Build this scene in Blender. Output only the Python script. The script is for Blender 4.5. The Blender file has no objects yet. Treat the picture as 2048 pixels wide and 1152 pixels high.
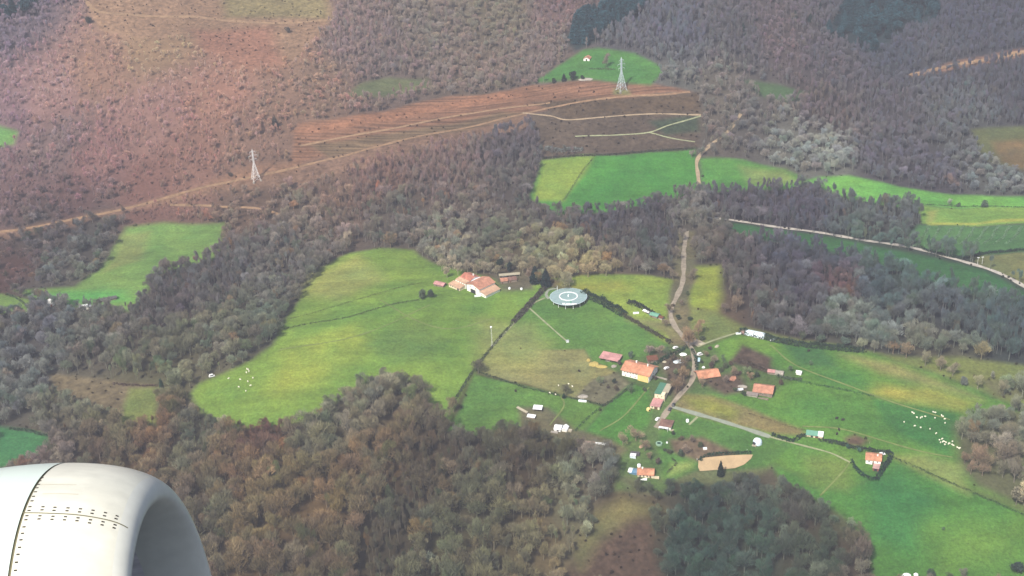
import bpy, bmesh, math, random
import numpy as np
from mathutils import Vector, Matrix
random.seed(7); RNG = np.random.default_rng(7)
scene = bpy.context.scene
COL = scene.collection
R_ = math.radians

# ------------------------------------------------------------------ camera
F_PX = 2813.0                       # focal length in pixels of the 2048 wide photo
PITCH, ROLL, CAM_H = R_(27.0), R_(2.5), 500.0
_r0 = np.array([1., 0, 0]); _u0 = np.array([0, math.sin(PITCH), math.cos(PITCH)])
CF = np.array([0, math.cos(PITCH), -math.sin(PITCH)])
CR = math.cos(ROLL)*_r0 - math.sin(ROLL)*_u0
CU = math.sin(ROLL)*_r0 + math.cos(ROLL)*_u0
CP = np.array([0., 0, CAM_H])
cam_data = bpy.data.cameras.new('camera'); cam = bpy.data.objects.new('camera', cam_data); COL.objects.link(cam)
cam_data.sensor_fit = 'HORIZONTAL'; cam_data.sensor_width = 36.0
cam_data.lens = 36.0*F_PX/2048.0
cam_data.clip_start = 0.1; cam_data.clip_end = 30000
M = Matrix.Identity(4)
for i in range(3):
    M[i][0], M[i][1], M[i][2], M[i][3] = CR[i], CU[i], -CF[i], CP[i]
cam.matrix_world = M
scene.camera = cam

# ------------------------------------------------------------------ world, sun, exposure
SUN_DIR = np.array([-0.34, -0.52, 0.74]); SUN_DIR /= np.linalg.norm(SUN_DIR)   # towards the sun
world = bpy.data.worlds.new('World'); scene.world = world; world.use_nodes = True
wn = world.node_tree.nodes; wl = world.node_tree.links
bg = wn['Background']; sky = wn.new('ShaderNodeTexSky'); sky.sky_type = 'NISHITA'; sky.sun_disc = False
sky.sun_elevation = math.asin(SUN_DIR[2]); sky.sun_rotation = math.atan2(SUN_DIR[0], SUN_DIR[1])
sky.air_density = 1.0; sky.dust_density = 3.0; sky.ozone_density = 1.0
wl.new(sky.outputs[0], bg.inputs[0]); bg.inputs[1].default_value = 0.09
sun_d = bpy.data.lights.new('sun', 'SUN'); sun_d.energy = 3.4; sun_d.angle = R_(1.5); sun_d.color = (1.0, 0.94, 0.84)
sun = bpy.data.objects.new('sun', sun_d); COL.objects.link(sun)
sun.rotation_euler = Vector(SUN_DIR).to_track_quat('Z', 'Y').to_euler()
sun.location = (0, 0, 900)
scene.view_settings.view_transform = 'Standard'; scene.view_settings.look = 'None'
scene.view_settings.exposure = 0.88; scene.view_settings.gamma = 1.0
scene.cycles.max_bounces = 4; scene.cycles.diffuse_bounces = 2; scene.cycles.volume_bounces = 0

def lin(c):
    c = np.asarray(c, float)/255.0; c = c.mean()+(c-c.mean())*SAT
    return np.where(c <= .04045, c/12.92, ((c+.055)/1.055)**2.4)
SAT = 0.86
KG = 0.50      # photo colour -> base colour, ground
KT = 1.55      # photo colour -> base colour, twigs

# ------------------------------------------------------------------ terrain
_py = np.array([-3000, 0, 400, 560, 660, 760, 850, 960, 1040, 1120, 1200, 1300, 1400, 1480, 1560, 1700, 2000, 2500, 4000, 9000.])
_pz = np.array([-130, -120, -95, -75, -52, -25, -12, 0, -5, -12, -2, 26, 50, 60, 80, 120, 210, 340, 560, 700.])
_fy = np.arange(-3000, 9000, 10.0); _fz = np.interp(_fy, _py, _pz)
_k = np.exp(-0.5*(np.arange(-12, 13)/5.0)**2); _k /= _k.sum()
_fz = np.convolve(np.pad(_fz, 12, mode='edge'), _k, mode='valid')
def H(x, y):
    x = np.asarray(x, float); y = np.asarray(y, float)
    ys = y - 0.10*x*np.clip((y-900)/400, 0, 1)
    z = np.interp(ys, _fy, _fz)
    far = np.clip((y-1150)/250, 0, 1)
    z = z + far*(9*np.sin(x/95+0.6+y/260) + 7*np.sin(x/61-y/150+1.9)) + (1-far)*(2.2*np.sin(x/58+1.0+y/90) + 1.6*np.sin(y/37-x/71))
    z = z + 0.7*np.sin(x/17+y/29)*np.cos(y/21-x/40)
    # hill flanks: the left wood and the right edge lie a little lower than the hamlet's hill
    z = z - (1-far)*10*np.clip((np.abs(x-70)-170)/160, 0, 1)**2
    return z
def ray(px, py):
    px = np.asarray(px, float); py = np.asarray(py, float)
    d = CF[None]*F_PX + (px.reshape(-1, 1)-1024)*CR[None] - (py.reshape(-1, 1)-576)*CU[None]
    return d/np.linalg.norm(d, axis=1)[:, None]
def G(px, py):
    """where the sight line through a photo point meets the ground (arrays)"""
    d = ray(np.atleast_1d(px), np.atleast_1d(py)); t = np.full(len(d), 300.0)
    step = 12.0; done = np.zeros(len(d), bool)
    for _ in range(400):
        p = CP+d*t[:, None]; below = p[:, 2] <= H(p[:, 0], p[:, 1])
        done |= below
        t = np.where(done, t, t+step)
        if done.all(): break
    lo, hi = t-step, t
    for _ in range(22):
        mid = (lo+hi)/2; p = CP+d*mid[:, None]; b = p[:, 2] <= H(p[:, 0], p[:, 1])
        hi = np.where(b, mid, hi); lo = np.where(b, lo, mid)
    return CP+d*hi[:, None]
def g1(px, py): return Vector(G(px, py)[0])
def to_px(P):
    v = P-CP; z = v@CF
    return np.stack([1024+F_PX*(v@CR)/z, 576-F_PX*(v@CU)/z], -1)
def gl(pts):
    a = np.array(pts, float); return G(a[:, 0], a[:, 1])
def smooth_line(P, step):
    """Catmull-Rom through world points"""
    P = np.asarray(P); Q = np.vstack([2*P[0]-P[1], P, 2*P[-1]-P[-2]]); out = []
    for i in range(1, len(Q)-2):
        n = max(2, int(np.linalg.norm(Q[i+1]-Q[i])/step))
        for k in range(n):
            t = k/n
            out.append(.5*((2*Q[i])+(-Q[i-1]+Q[i+1])*t+(2*Q[i-1]-5*Q[i]+4*Q[i+1]-Q[i+2])*t*t+(-Q[i-1]+3*Q[i]-3*Q[i+1]+Q[i+2])*t**3))
    out.append(P[-1]); return np.array(out)

# ------------------------------------------------------------------ materials
def noise_mul(nt, col_out, scale, amt, coord='Object', detail=3.0, stretch=None):
    """multiply a colour by 1 +- amt of noise"""
    n, l = nt.nodes, nt.links
    tc = n.new('ShaderNodeTexCoord'); no = n.new('ShaderNodeTexNoise'); no.inputs['Scale'].default_value = scale; no.inputs['Detail'].default_value = detail
    src = tc.outputs[coord]
    if stretch:
        mp = n.new('ShaderNodeMapping'); mp.inputs['Rotation'].default_value[2] = stretch[0]; mp.inputs['Scale'].default_value = stretch[1]
        l.new(src, mp.inputs[0]); src = mp.outputs[0]
    l.new(src, no.inputs['Vector'])
    mr = n.new('ShaderNodeMapRange'); mr.inputs['From Min'].default_value = .3; mr.inputs['From Max'].default_value = .7
    mr.inputs['To Min'].default_value = 1-amt; mr.inputs['To Max'].default_value = 1+amt
    l.new(no.outputs['Fac'], mr.inputs['Value'])
    mx = n.new('ShaderNodeMix'); mx.data_type = 'RGBA'; mx.blend_type = 'MULTIPLY'; mx.inputs['Factor'].default_value = 1
    l.new(col_out, mx.inputs['A']); l.new(mr.outputs[0], mx.inputs['B'])
    return mx.outputs['Result']
_mats = {}
def mat(name, rgb=None, rough=.8, var=.15, scale=.6, metal=0.0, base=None):
    if name in _mats: return _mats[name]
    m = bpy.data.materials.new(name); m.use_nodes = True; nt = m.node_tree; b = nt.nodes['Principled BSDF']
    c = nt.nodes.new('ShaderNodeRGB'); v = base if base is not None else lin(rgb)*KG
    c.outputs[0].default_value = (*[float(q) for q in v], 1)
    o = noise_mul(nt, c.outputs[0], scale, var); o = noise_mul(nt, o, scale*6, var*.6)
    nt.links.new(o, b.inputs['Base Color']); b.inputs['Roughness'].default_value = rough; b.inputs['Metallic'].default_value = metal
    b.inputs['Specular IOR Level'].default_value = .25
    _mats[name] = m; return m
def tint_mat(name, scale, amt, trans=0.0):
    """tree material: its own colour comes from the tree's tint"""
    m = bpy.data.materials.new(name); m.use_nodes = True; nt = m.node_tree; b = nt.nodes['Principled BSDF']
    a = nt.nodes.new('ShaderNodeAttribute'); a.attribute_type = 'INSTANCER'; a.attribute_name = 'tint'
    o = noise_mul(nt, a.outputs['Color'], scale, amt)
    nt.links.new(o, b.inputs['Base Color']); b.inputs['Roughness'].default_value = .9; b.inputs['Specular IOR Level'].default_value = .1
    return m
M_TWIG = tint_mat('bare_twigs', .28, .35); M_LEAF = tint_mat('leaves', .5, .4)
def trunk_mat():
    m = bpy.data.materials.new('bark'); m.use_nodes = True; nt = m.node_tree; b = nt.nodes['Principled BSDF']
    a = nt.nodes.new('ShaderNodeAttribute'); a.attribute_type = 'INSTANCER'; a.attribute_name = 'tint'
    mx = nt.nodes.new('ShaderNodeMix'); mx.data_type = 'RGBA'; mx.inputs['Factor'].default_value = .45
    mx.inputs['B'].default_value = (.13, .115, .095, 1); nt.links.new(a.outputs['Color'], mx.inputs['A'])
    nt.links.new(noise_mul(nt, mx.outputs['Result'], 1.2, .3), b.inputs['Base Color']); b.inputs['Roughness'].default_value = .95
    return m
M_BARK = trunk_mat()

# ------------------------------------------------------------------ mesh builder
class MB:
    def __init__(s): s.v = []; s.f = []
    def add(s, v, f):
        o = len(s.v); s.v += [tuple(p) for p in v]; s.f += [tuple(i+o for i in q) for q in f]; return s
    def box(s, x0, y0, z0, x1, y1, z1):
        return s.add([(x0,y0,z0),(x1,y0,z0),(x1,y1,z0),(x0,y1,z0),(x0,y0,z1),(x1,y0,z1),(x1,y1,z1),(x0,y1,z1)],
                     [(0,3,2,1),(4,5,6,7),(0,1,5,4),(1,2,6,5),(2,3,7,6),(3,0,4,7)])
    def extrude(s, prof, axis, a0, a1):
        """closed profile (u, z): axis 'x' -> u is y; axis 'y' -> u is x"""
        n = len(prof)
        P = lambda u, z, a: (a, u, z) if axis == 'x' else (u, a, z)
        v = [P(u, z, a0) for u, z in prof]+[P(u, z, a1) for u, z in prof]
        return s.add(v, [tuple(range(n-1, -1, -1)), tuple(range(n, 2*n))]+[(i, (i+1) % n, n+(i+1) % n, n+i) for i in range(n)])
    def tube(s, p, q, r0, r1=None, n=5):
        p = Vector(p); q = Vector(q); r1 = r0 if r1 is None else r1
        d = (q-p).normalized(); a = d.orthogonal().normalized(); b = d.cross(a)
        v = []
        for c, r in ((p, r0), (q, r1)):
            for i in range(n):
                t = 2*math.pi*i/n; v.append(c+a*(r*math.cos(t))+b*(r*math.sin(t)))
        return s.add(v, [(i, (i+1) % n, n+(i+1) % n, n+i) for i in range(n)]+[tuple(range(n-1, -1, -1)), tuple(range(n, 2*n))])
    def lathe(s, prof, n=24, c=(0, 0, 0)):
        v = []; f = []
        for r, z in prof:
            for i in range(n):
                t = 2*math.pi*i/n; v.append((c[0]+r*math.cos(t), c[1]+r*math.sin(t), c[2]+z))
        for k in range(len(prof)-1):
            for i in range(n): f.append((k*n+i, k*n+(i+1) % n, (k+1)*n+(i+1) % n, (k+1)*n+i))
        return s.add(v, f)
    def mesh(s, name):
        me = bpy.data.meshes.new(name); me.from_pydata([tuple(map(float, p)) for p in s.v], [], s.f); me.update()
        bm = bmesh.new(); bm.from_mesh(me); bmesh.ops.recalc_face_normals(bm, faces=bm.faces); bm.to_mesh(me); bm.free()
        return me
    def build(s, name, m, parent=None, smooth=False):
        me = s.mesh(name)
        if m: me.materials.append(m)
        if smooth: me.polygons.foreach_set('use_smooth', [True]*len(me.polygons))
        o = bpy.data.objects.new(name, me); COL.objects.link(o)
        if parent: o.parent = parent
        return o
def tag(o, label, cat, group=None, kind=None):
    if label: o['label'] = label
    if cat: o['category'] = cat
    if group: o['group'] = group
    if kind: o['kind'] = kind
    return o
def empty(name, loc, rz=0, label=None, cat=None, group=None):
    o = bpy.data.objects.new(name, None); COL.objects.link(o); o.location = loc; o.rotation_euler = (0, 0, rz); o.empty_display_size = .5
    return tag(o, label, cat, group)
def copy_tree(o, parent=None):
    c = o.copy(); COL.objects.link(c)
    if parent: c.parent = parent
    for ch in [q for q in bpy.data.objects if q.parent == o]: copy_tree(ch, c)
    return c

# ------------------------------------------------------------------ land cover (outlines of the fields on the ground)
GR, DK, YG = (112, 160, 62), (74, 138, 58), (150, 176, 66)
FIELDS = [  # colour, class (g grass, b bracken, f furrowed), feather metres, outline in photo points
 ((136,176,64),'g',4,[(700,505),(760,497),(830,502),(868,528),(1000,560),(1095,572),(1062,602),(1040,632),(985,692),(945,745),(898,822),(905,850),(860,820),(850,770),(760,750),(690,790),(620,835),(560,850),(440,850),(402,822),(385,790),(398,770),(440,750),(500,722),(545,690),(560,655),(592,618),(615,572),(640,535)]),
 ((104,156,64),'g',3,[(1095,575),(1180,592),(1240,628),(1340,690),(1290,725),(1235,745),(1185,725),(1170,702),(1080,697),(985,692)]),
 ((156,154,92),'g',2,[(985,693),(1080,698),(1170,702),(1185,727),(1235,745),(1200,808),(1120,787),(955,742)]),
 ((126,122,92),'b',2,[(1190,760),(1240,748),(1268,772),(1207,812),(1145,796)]),
 ((104,152,60),'g',2,[(948,745),(1120,790),(1205,814),(1180,850),(1150,880),(1100,860),(1045,850),(960,870),(895,860)]),
 ((84,150,56),'g',2,[(1207,814),(1268,768),(1300,775),(1310,830),(1290,870),(1215,905),(1150,885),(1180,850)]),
 ((96,128,66),'g',4,[(1230,735),(1345,690),(1400,690),(1500,700),(1620,745),(1560,790),(1400,800),(1350,860),(1335,985),(1235,985),(1232,900),(1300,850),(1300,775),(1268,768)]),
 ((148,178,66),'g',3,[(1105,556),(1200,550),(1290,549),(1355,560),(1357,592),(1335,640),(1365,685),(1330,685),(1245,628),(1185,592)]),
 ((158,178,62),'g',6,[(1382,530),(1440,532),(1447,590),(1430,625),(1372,612),(1372,570)]),  # yellow green grass plot, its sunlit look put into the colour
 ((136,150,76),'g',4,[(1372,612),(1430,625),(1490,655),(1600,682),(1720,700),(1850,715),(1930,715),(2060,735),(2060,830),(1980,795),(1850,738),(1740,705),(1540,685),(1480,665),(1400,690),(1375,660)]),
 ((104,160,58),'g',4,[(1400,692),(1472,668),(1540,682),(1650,692),(1750,706),(1850,738),(1980,795),(2060,822),(2060,1030),(1880,955),(1785,912),(1745,965),(1640,985),(1590,950),(1540,930),(1400,920),(1330,960),(1320,870),(1345,812),(1400,790),(1560,780),(1600,750),(1500,720)]),
 ((112,122,78),'g',4,[(1325,960),(1400,935),(1500,925),(1545,935),(1500,955),(1440,968),(1390,968)]),
 ((120,116,84),'g',3,[(1030,812),(1090,815),(1150,860),(1220,880),(1250,900),(1235,915),(1160,900),(1095,878),(1040,850)]),
 ((84,148,56),'g',3,[(1540,930),(1590,950),(1640,985),(1745,965),(1785,912),(1880,955),(1960,990),(2060,1032),(2060,1160),(1750,1160),(1740,1090),(1690,1040),(1640,1010),(1560,960)]),
 ((148,136,84),'g',3,[(1345,815),(1365,785),(1420,790),(1500,815),(1605,858),(1612,872),(1545,868),(1470,850),(1400,830)]),
 ((90,142,60),'g',3,[(1342,822),(1400,834),(1470,854),(1538,874),(1580,890),(1530,935),(1400,935),(1335,965),(1310,900)]),
 ((118,196,78),'g',3,[(1610,362),(1640,353),(1700,350),(1800,376),(1920,390),(2060,394),(2060,415),(1830,410),(1800,415),(1700,400)]),
 ((138,184,76),'g',2,[(1835,412),(2060,414),(2060,446),(1900,452),(1840,448)]),
 ((92,150,84),'g',3,[(1835,450),(1900,453),(2060,448),(2060,500),(1930,514),(1850,500),(1820,470)]),
 ((140,146,86),'g',2,[(1945,512),(2060,502),(2060,580),(2010,550),(1960,530)]),
 ((60,124,66),'g',5,[(1460,446),(1600,464),(1700,480),(1850,512),(1960,538),(2060,590),(2060,620),(1960,590),(1850,560),(1740,520),(1600,490),(1460,470)]),
 ((78,160,58),'g',3,[(1062,396),(1085,322),(1190,311),(1300,303),(1392,297),(1398,382),(1300,408),(1210,425),(1120,430)]),
 ((92,164,62),'g',3,[(1400,318),(1490,320),(1570,338),(1612,356),(1590,375),(1480,382),(1400,385)]),
 ((130,176,80),'g',5,[(250,455),(330,445),(448,446),(440,492),(420,520),(320,545),(290,590),(260,620),(140,612),(60,590),(30,580),(150,575),(200,540),(225,500)]),
 ((126,164,76),'g',3,[(-20,585),(62,600),(62,628),(-20,628)]),
 ((74,150,86),'g',3,[(-20,852),(92,868),(85,905),(-20,945)]),
 ((136,120,88),'b',4,[(110,745),(310,770),(318,790),(250,830),(170,800),(100,780)]),
 ((134,148,72),'g',4,[(262,775),(322,772),(312,850),(240,850)]),
 ((158,112,84),'f',2,[(578,338),(596,248),(740,226),(900,192),(1060,172),(1180,162),(1240,164),(1390,184),(1240,197),(1060,228),(900,264),(760,292)]),
 ((146,112,90),'b',4,[(-30,462),(150,436),(300,402),(420,368),(580,332),(760,288),(900,260),(1058,226),(1066,252),(900,300),(760,330),(660,352),(590,372),(420,388),(300,414),(150,450),(-30,480)]),
 ((124,118,84),'g',3,[(1352,462),(1388,462),(1394,560),(1378,600),(1372,640),(1400,690),(1340,690),(1326,640),(1336,600),(1348,560)]),
 ((52,72,74),'x',5,[(1128,78),(1180,28),(1230,-20),(1310,-20),(1284,30),(1205,78),(1150,104)]),
 ((52,70,76),'x',5,[(1650,70),(1690,10),(1740,-20),(1880,-20),(1880,40),(1800,66),(1750,116),(1715,96)]),
 ((118,112,88),'g',4,[(988,546),(1050,540),(1066,560),(1062,580),(990,582)]),
 ((104,88,72),'b',3,[(1060,230),(1240,199),(1395,185),(1405,230),(1400,296),(1300,302),(1090,316),(1075,285)]),
 ((84,150,66),'g',3,[(1065,165),(1130,125),(1165,100),(1195,96),(1270,105),(1330,140),(1300,170),(1240,163),(1180,160)]),
 ((118,128,84),'g',5,[(690,192),(720,165),(780,156),(858,158),(862,178),(800,192)]),
 ((82,118,74),'g',4,[(1490,160),(1560,168),(1625,186),(1580,205),(1520,190)]),
 ((110,118,70),'g',4,[(1945,258),(2060,252),(2060,345),(1960,318)]),
 ((172,134,102),'b',5,[(180,-20),(665,-20),(660,42),(590,130),(420,75),(300,80),(200,60),(178,20)]),
 ((166,122,92),'b',10,[(330,402),(480,340),(590,325),(590,340),(420,376),(300,410)]),
 ((176,122,96),'b',12,[(390,60),(540,55),(570,130),(480,140),(400,100)]),
 ((120,178,88),'g',4,[(-20,250),(36,262),(30,288),(-20,300)]),
 ((100,78,62),'b',6,[(1120,1170),(1160,1100),(1205,1036),(1250,1018),(1300,1044),(1325,1170)]),
 ((150,112,92),'b',3,[(1805,152),(1900,125),(2060,95),(2060,112),(1830,152)]),
]
OVER = [   # patches of other growth, and one painted reflection, inside the fields (no change of wood cover)
 ((168,180,86),'g',12,[(625,545),(720,510),(770,560),(680,600),(610,590)]),
 ((122,168,62),'g',14,[(620,650),(760,600),(990,575),(1000,620),(900,700),(760,730)]),
 ((160,184,66),'g',12,[(560,700),(700,650),(760,680),(640,770),(540,790)]),
 ((120,160,66),'g',8,[(730,690),(830,640),(900,680),(860,720),(780,725)]),
 ((160,172,92),'g',14,[(960,640),(1060,650),(1100,690),(1060,740),(960,730)]),  # pale spot of reflected light, put into the grass colour
 ((172,180,66),'g',8,[(1120,570),(1240,560),(1260,580),(1180,590)]),
 ((150,150,90),'g',6,[(1250,640),(1340,640),(1355,675),(1310,660)]),
 ((176,178,72),'g',8,[(1740,772),(1850,770),(1945,805),(1930,822),(1810,805),(1740,790)]),
 ((166,166,92),'g',8,[(1680,710),(1790,725),(1960,800),(1860,770),(1760,745)]),
 ((70,142,62),'g',5,[(1740,790),(1810,808),(1920,825),(1900,910),(1830,880),(1770,850)]),
 ((152,170,84),'g',6,[(1785,912),(1850,905),(1930,930),(1930,985),(1870,955)]),
 ((66,142,66),'g',10,[(1730,960),(1800,935),(1860,1000),(1830,1100),(1750,1080)]),
 ((110,162,60),'g',16,[(1860,1050),(2040,1040),(2040,1140),(1880,1150)]),
 ((74,132,66),'g',6,[(1560,690),(1640,695),(1680,740),(1600,735)]),
 ((132,182,64),'g',6,[(1440,685),(1500,672),(1550,690),(1530,725),(1440,715)]),
 ((80,146,60),'g',8,[(1600,740),(1720,745),(1750,775),(1660,775)]),
 ((90,154,60),'g',10,[(1590,800),(1720,790),(1800,870),(1700,870),(1600,840)]),
 ((156,160,66),'g',6,[(1365,790),(1420,795),(1480,820),(1470,840),(1390,815)]),
 ((124,156,66),'g',8,[(1600,910),(1700,920),(1690,980),(1620,970)]),
 ((148,180,66),'g',4,[(1085,322),(1188,312),(1128,405),(1070,400)]),
 ((150,178,90),'g',8,[(1480,335),(1570,340),(1600,362),(1500,370)]),
 ((150,168,86),'g',6,[(240,470),(300,460),(280,520),(210,545)]),
 ((104,190,84),'g',8,[(60,588),(240,580),(270,600),(140,612)]),
 ((176,186,90),'g',3,[(1855,425),(1876,420),(1862,446),(1848,446)]),
 ((186,196,80),'g',1.5,[(1850,447),(2000,438),(2060,436),(2060,441),(1960,447),(1855,452)]),
 ((140,116,72),'g',6,[(1985,285),(2060,280),(2060,345),(2000,325)]),
 ((156,140,92),'b',10,[(440,-20),(660,-20),(655,38),(450,34)]),
 ((138,112,82),'f',4,[(620,290),(1000,222),(1060,225),(760,290),(660,315)]),
 ((184,126,92),'b',5,[(590,262),(740,228),(1000,182),(1060,190),(900,218),(620,270)]),
 ((106,86,64),'b',5,[(1060,205),(1250,195),(1390,190),(1400,225),(1280,228),(1140,238)]),
 ((70,86,62),'b',4,[(1300,240),(1400,232),(1400,265),(1330,268)]),
 ((150,150,92),'b',2.5,[(1228,176),(1256,176),(1260,188),(1226,188)]),
 ((104,86,72),'b',3,[(1480,690),(1545,718),(1545,745),(1500,735),(1460,722)]),
 ((112,96,78),'b',5,[(1300,690),(1380,720),(1385,770),(1345,800),(1335,750),(1310,710)]),
 ((110,92,76),'b',4,[(1400,760),(1480,740),(1500,780),(1450,790)]),
 ((124,100,78),'b',3,[(1690,880),(1712,872),(1740,882),(1722,896),(1695,894)]),
 ((128,108,84),'b',3,[(1335,880),(1400,870),(1470,905),(1400,925),(1340,905)]),
 ((128,124,74),'g',8,[(1150,1110),(1190,1030),(1250,1000),(1330,1020),(1260,1045),(1200,1080),(1160,1140)]),
 ((170,196,96),'g',4,[(1340,930),(1380,925),(1380,935),(1340,950)]),
]
# wood colour and habit: px, py, photo colour, share of pole-like trees, tree height, density
WOOD = [
 (20,40,(100,88,100),.5,12,.9),(20,250,(132,104,112),.6,9,.8),(100,200,(150,115,112),.6,8,.8),(200,140,(142,108,92),.6,8,.7),(300,250,(150,112,104),.7,8,.8),(310,90,(150,120,92),.3,7,.35),(450,200,(158,114,98),.6,8,.65),  # upper left: russet growth, with a pinkish window reflection put into the colour
 (560,100,(140,104,86),.5,9,.7),(620,160,(128,102,86),.4,9,.8),(560,200,(134,104,88),.4,8,.8),(700,80,(112,94,90),.6,12,1),(780,120,(104,90,86),.6,12,1),(860,70,(106,96,86),.3,12,1),(950,130,(110,96,86),.4,12,1),
 (1000,40,(104,96,80),.2,12,.9),(1100,90,(112,98,92),.5,11,1),(1120,20,(110,88,86),.6,11,.9),(1260,70,(88,88,96),.8,14,1),(1350,80,(84,86,98),.9,16,1),(1350,160,(102,104,102),.5,13,1),(1480,70,(86,84,90),.6,12,.9),(1560,90,(106,92,96),.5,9,.8),
 (1650,130,(90,84,92),.6,11,1),(1780,110,(72,76,90),.6,12,1),(1950,60,(72,74,88),.6,12,1),(1900,160,(80,80,90),.7,13,1),(2000,180,(74,74,84),.9,15,1),(1800,230,(86,82,90),.7,12,1),(1650,230,(96,84,84),.8,13,1),(1500,250,(98,94,92),.4,12,1),
 (1450,200,(110,104,96),.4,12,.9),(1430,260,(104,96,88),.4,12,.9),(1580,310,(120,122,116),.1,11,1),(1660,310,(126,130,122),.1,12,1),(1750,330,(88,84,92),.5,12,1),(1850,350,(86,82,92),.5,12,1),(2000,370,(104,108,106),.1,11,1),(1900,250,(88,90,92),.6,13,1),(1930,210,(90,94,98),.7,14,1),
 (1480,400,(80,72,82),.7,13,1.1),(1600,420,(76,70,84),.7,13,1.1),(1750,430,(80,84,84),.6,13,1.1),(1300,430,(76,70,76),.6,12,1.1),(1200,450,(80,74,80),.7,12,1.1),(1100,440,(96,86,82),.6,12,1),(1340,490,(74,68,74),.8,13,1.1),(1200,490,(84,76,78),.8,13,1),
 (900,350,(118,94,88),.95,17,1.05),(750,360,(126,94,84),.9,16,1),(650,400,(124,98,84),.7,13,.9),(1030,290,(86,78,82),.8,15,1),(1030,370,(94,86,84),.7,13,1),(950,420,(112,98,90),.5,12,1),(800,440,(104,94,86),.5,12,1),
 (500,420,(122,98,84),.4,9,.6),(380,340,(146,106,94),.8,10,.75),(200,330,(146,106,104),.8,11,.85),(60,360,(122,94,96),.7,11,.9),(150,400,(116,86,86),.5,8,.6),(300,380,(132,92,84),.6,8,.6),(100,300,(132,108,108),.7,11,.85),(500,260,(140,108,94),.7,10,.8),
 (80,480,(92,82,80),.1,10,1),(170,480,(84,80,78),.1,11,1),(120,530,(102,98,94),.1,9,.9),(30,540,(104,74,70),.2,7,.5),(600,440,(122,106,94),.3,11,1),(540,500,(104,96,90),.6,13,1.1),(460,560,(92,84,84),.7,14,1.1),(570,560,(106,98,90),.6,13,1.1),
 (350,620,(86,76,78),.5,13,1.1),(200,550,(104,104,88),.2,10,.8),(60,680,(94,92,94),.2,12,1.1),(200,690,(98,92,84),.15,13,1.1),(350,700,(98,94,74),.1,13,1.1),(450,680,(104,100,82),.1,13,1.1),(530,650,(92,94,78),.1,12,1.1),(60,760,(106,106,102),.2,12,1.1),
 (150,800,(116,112,92),.7,13,1.1),(240,810,(120,118,88),.5,11,1),(330,780,(110,110,80),.2,11,.9),(420,800,(128,126,98),.3,8,.6),(100,920,(112,96,88),.2,11,1),(220,880,(104,86,66),.2,12,1.1),(320,860,(116,84,60),.2,12,1.1),(400,850,(92,90,72),.5,12,1.1),
 (520,880,(104,70,58),.5,12,1.15),(460,950,(114,90,64),.2,13,1.1),(420,1030,(100,86,66),.2,13,1.1),(550,1000,(116,94,62),.1,14,1.1),(640,860,(104,100,80),.1,13,1.1),(720,830,(112,104,84),.15,13,1.1),(700,760,(84,86,72),.1,13,1.1),(820,760,(108,98,74),.15,12,1),
 (640,1020,(114,92,62),.1,14,1.1),(600,1110,(98,80,58),.1,14,1.1),(760,920,(112,88,62),.2,13,1.1),(850,950,(86,72,54),.8,15,1.15),(800,1060,(82,74,58),.8,15,1.1),(930,900,(82,72,58),.5,14,1.1),(1000,860,(72,74,54),.1,13,1.1),(1050,950,(88,74,56),.5,14,1.1),
 (960,1000,(88,84,64),.4,14,1.1),(1000,1090,(98,90,64),.3,13,1.1),(880,1120,(96,92,66),.2,12,1.1),(1120,920,(78,72,50),.4,13,1.1),(1180,930,(112,104,92),.2,14,1.1),(1130,1010,(122,120,92),.5,12,1),(1080,1070,(120,106,76),.3,11,.9),(1240,1060,(96,78,58),.3,5,.35),
 (1290,1010,(100,88,66),.3,11,.9),(1330,960,(80,78,66),.1,12,1),(1400,1020,(58,68,60),.1,13,1.15),(1480,980,(84,78,70),.15,13,1.15),(1560,960,(100,94,76),.15,12,1.1),(1380,1110,(58,72,62),.1,13,1.15),(1500,1080,(66,78,64),.1,14,1.15),(1600,1020,(86,72,64),.15,14,1.15),
 (1640,1100,(76,78,58),.1,14,1.15),(1700,1130,(84,72,60),.1,13,1.1),(1720,1010,(112,122,84),.1,7,.8),(1680,990,(110,122,84),.1,6,.7),
 (1560,530,(70,66,80),.6,13,1.15),(1650,520,(66,68,80),.6,13,1.1),(1500,580,(86,76,76),.5,13,1.1),(1480,520,(82,72,74),.6,13,1.1),(1680,580,(92,64,66),.5,12,1.1),(1750,600,(56,70,78),.2,13,1.1),(1800,560,(62,80,76),.5,13,.95),(1920,580,(74,92,80),.7,14,.9),
 (1600,600,(72,66,78),.6,13,1.1),(1560,640,(86,80,80),.5,12,1.1),(1700,640,(104,108,98),.1,12,1.1),(1800,650,(86,92,90),.3,13,1.1),(1900,640,(72,78,84),.6,14,1.1),(2000,680,(68,80,82),.8,16,1.1),(1850,690,(104,102,86),.2,13,.9),(1750,500,(76,94,82),.4,12,.9),
 (1380,450,(104,98,90),.4,13,1),(1420,490,(94,84,74),.3,12,1),(1440,620,(116,96,78),.2,11,.9),(1370,520,(96,92,84),.3,11,.9),
 (900,500,(126,118,102),.3,12,1),(990,480,(100,96,82),.3,12,1),(1000,520,(112,102,82),.1,11,.9),(1100,500,(130,122,92),.1,12,.95),(1170,520,(142,126,92),.3,12,1.1),(1050,500,(116,106,80),.1,11,1),
 (1950,880,(106,104,84),.2,13,1.1),(2000,930,(106,94,80),.2,14,1.1),(2030,980,(126,114,90),.1,12,1),(1980,840,(112,112,92),.2,12,1),(1950,770,(116,118,92),.3,9,.6),(1960,960,(116,92,76),.2,10,.8),
]
WA = np.array([(w[0], w[1]) for w in WOOD], float); WW = G(WA[:, 0], WA[:, 1])[:, :2]
WV = np.array([[*lin(w[2]), w[3], w[4], w[5]] for w in WOOD])
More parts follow.
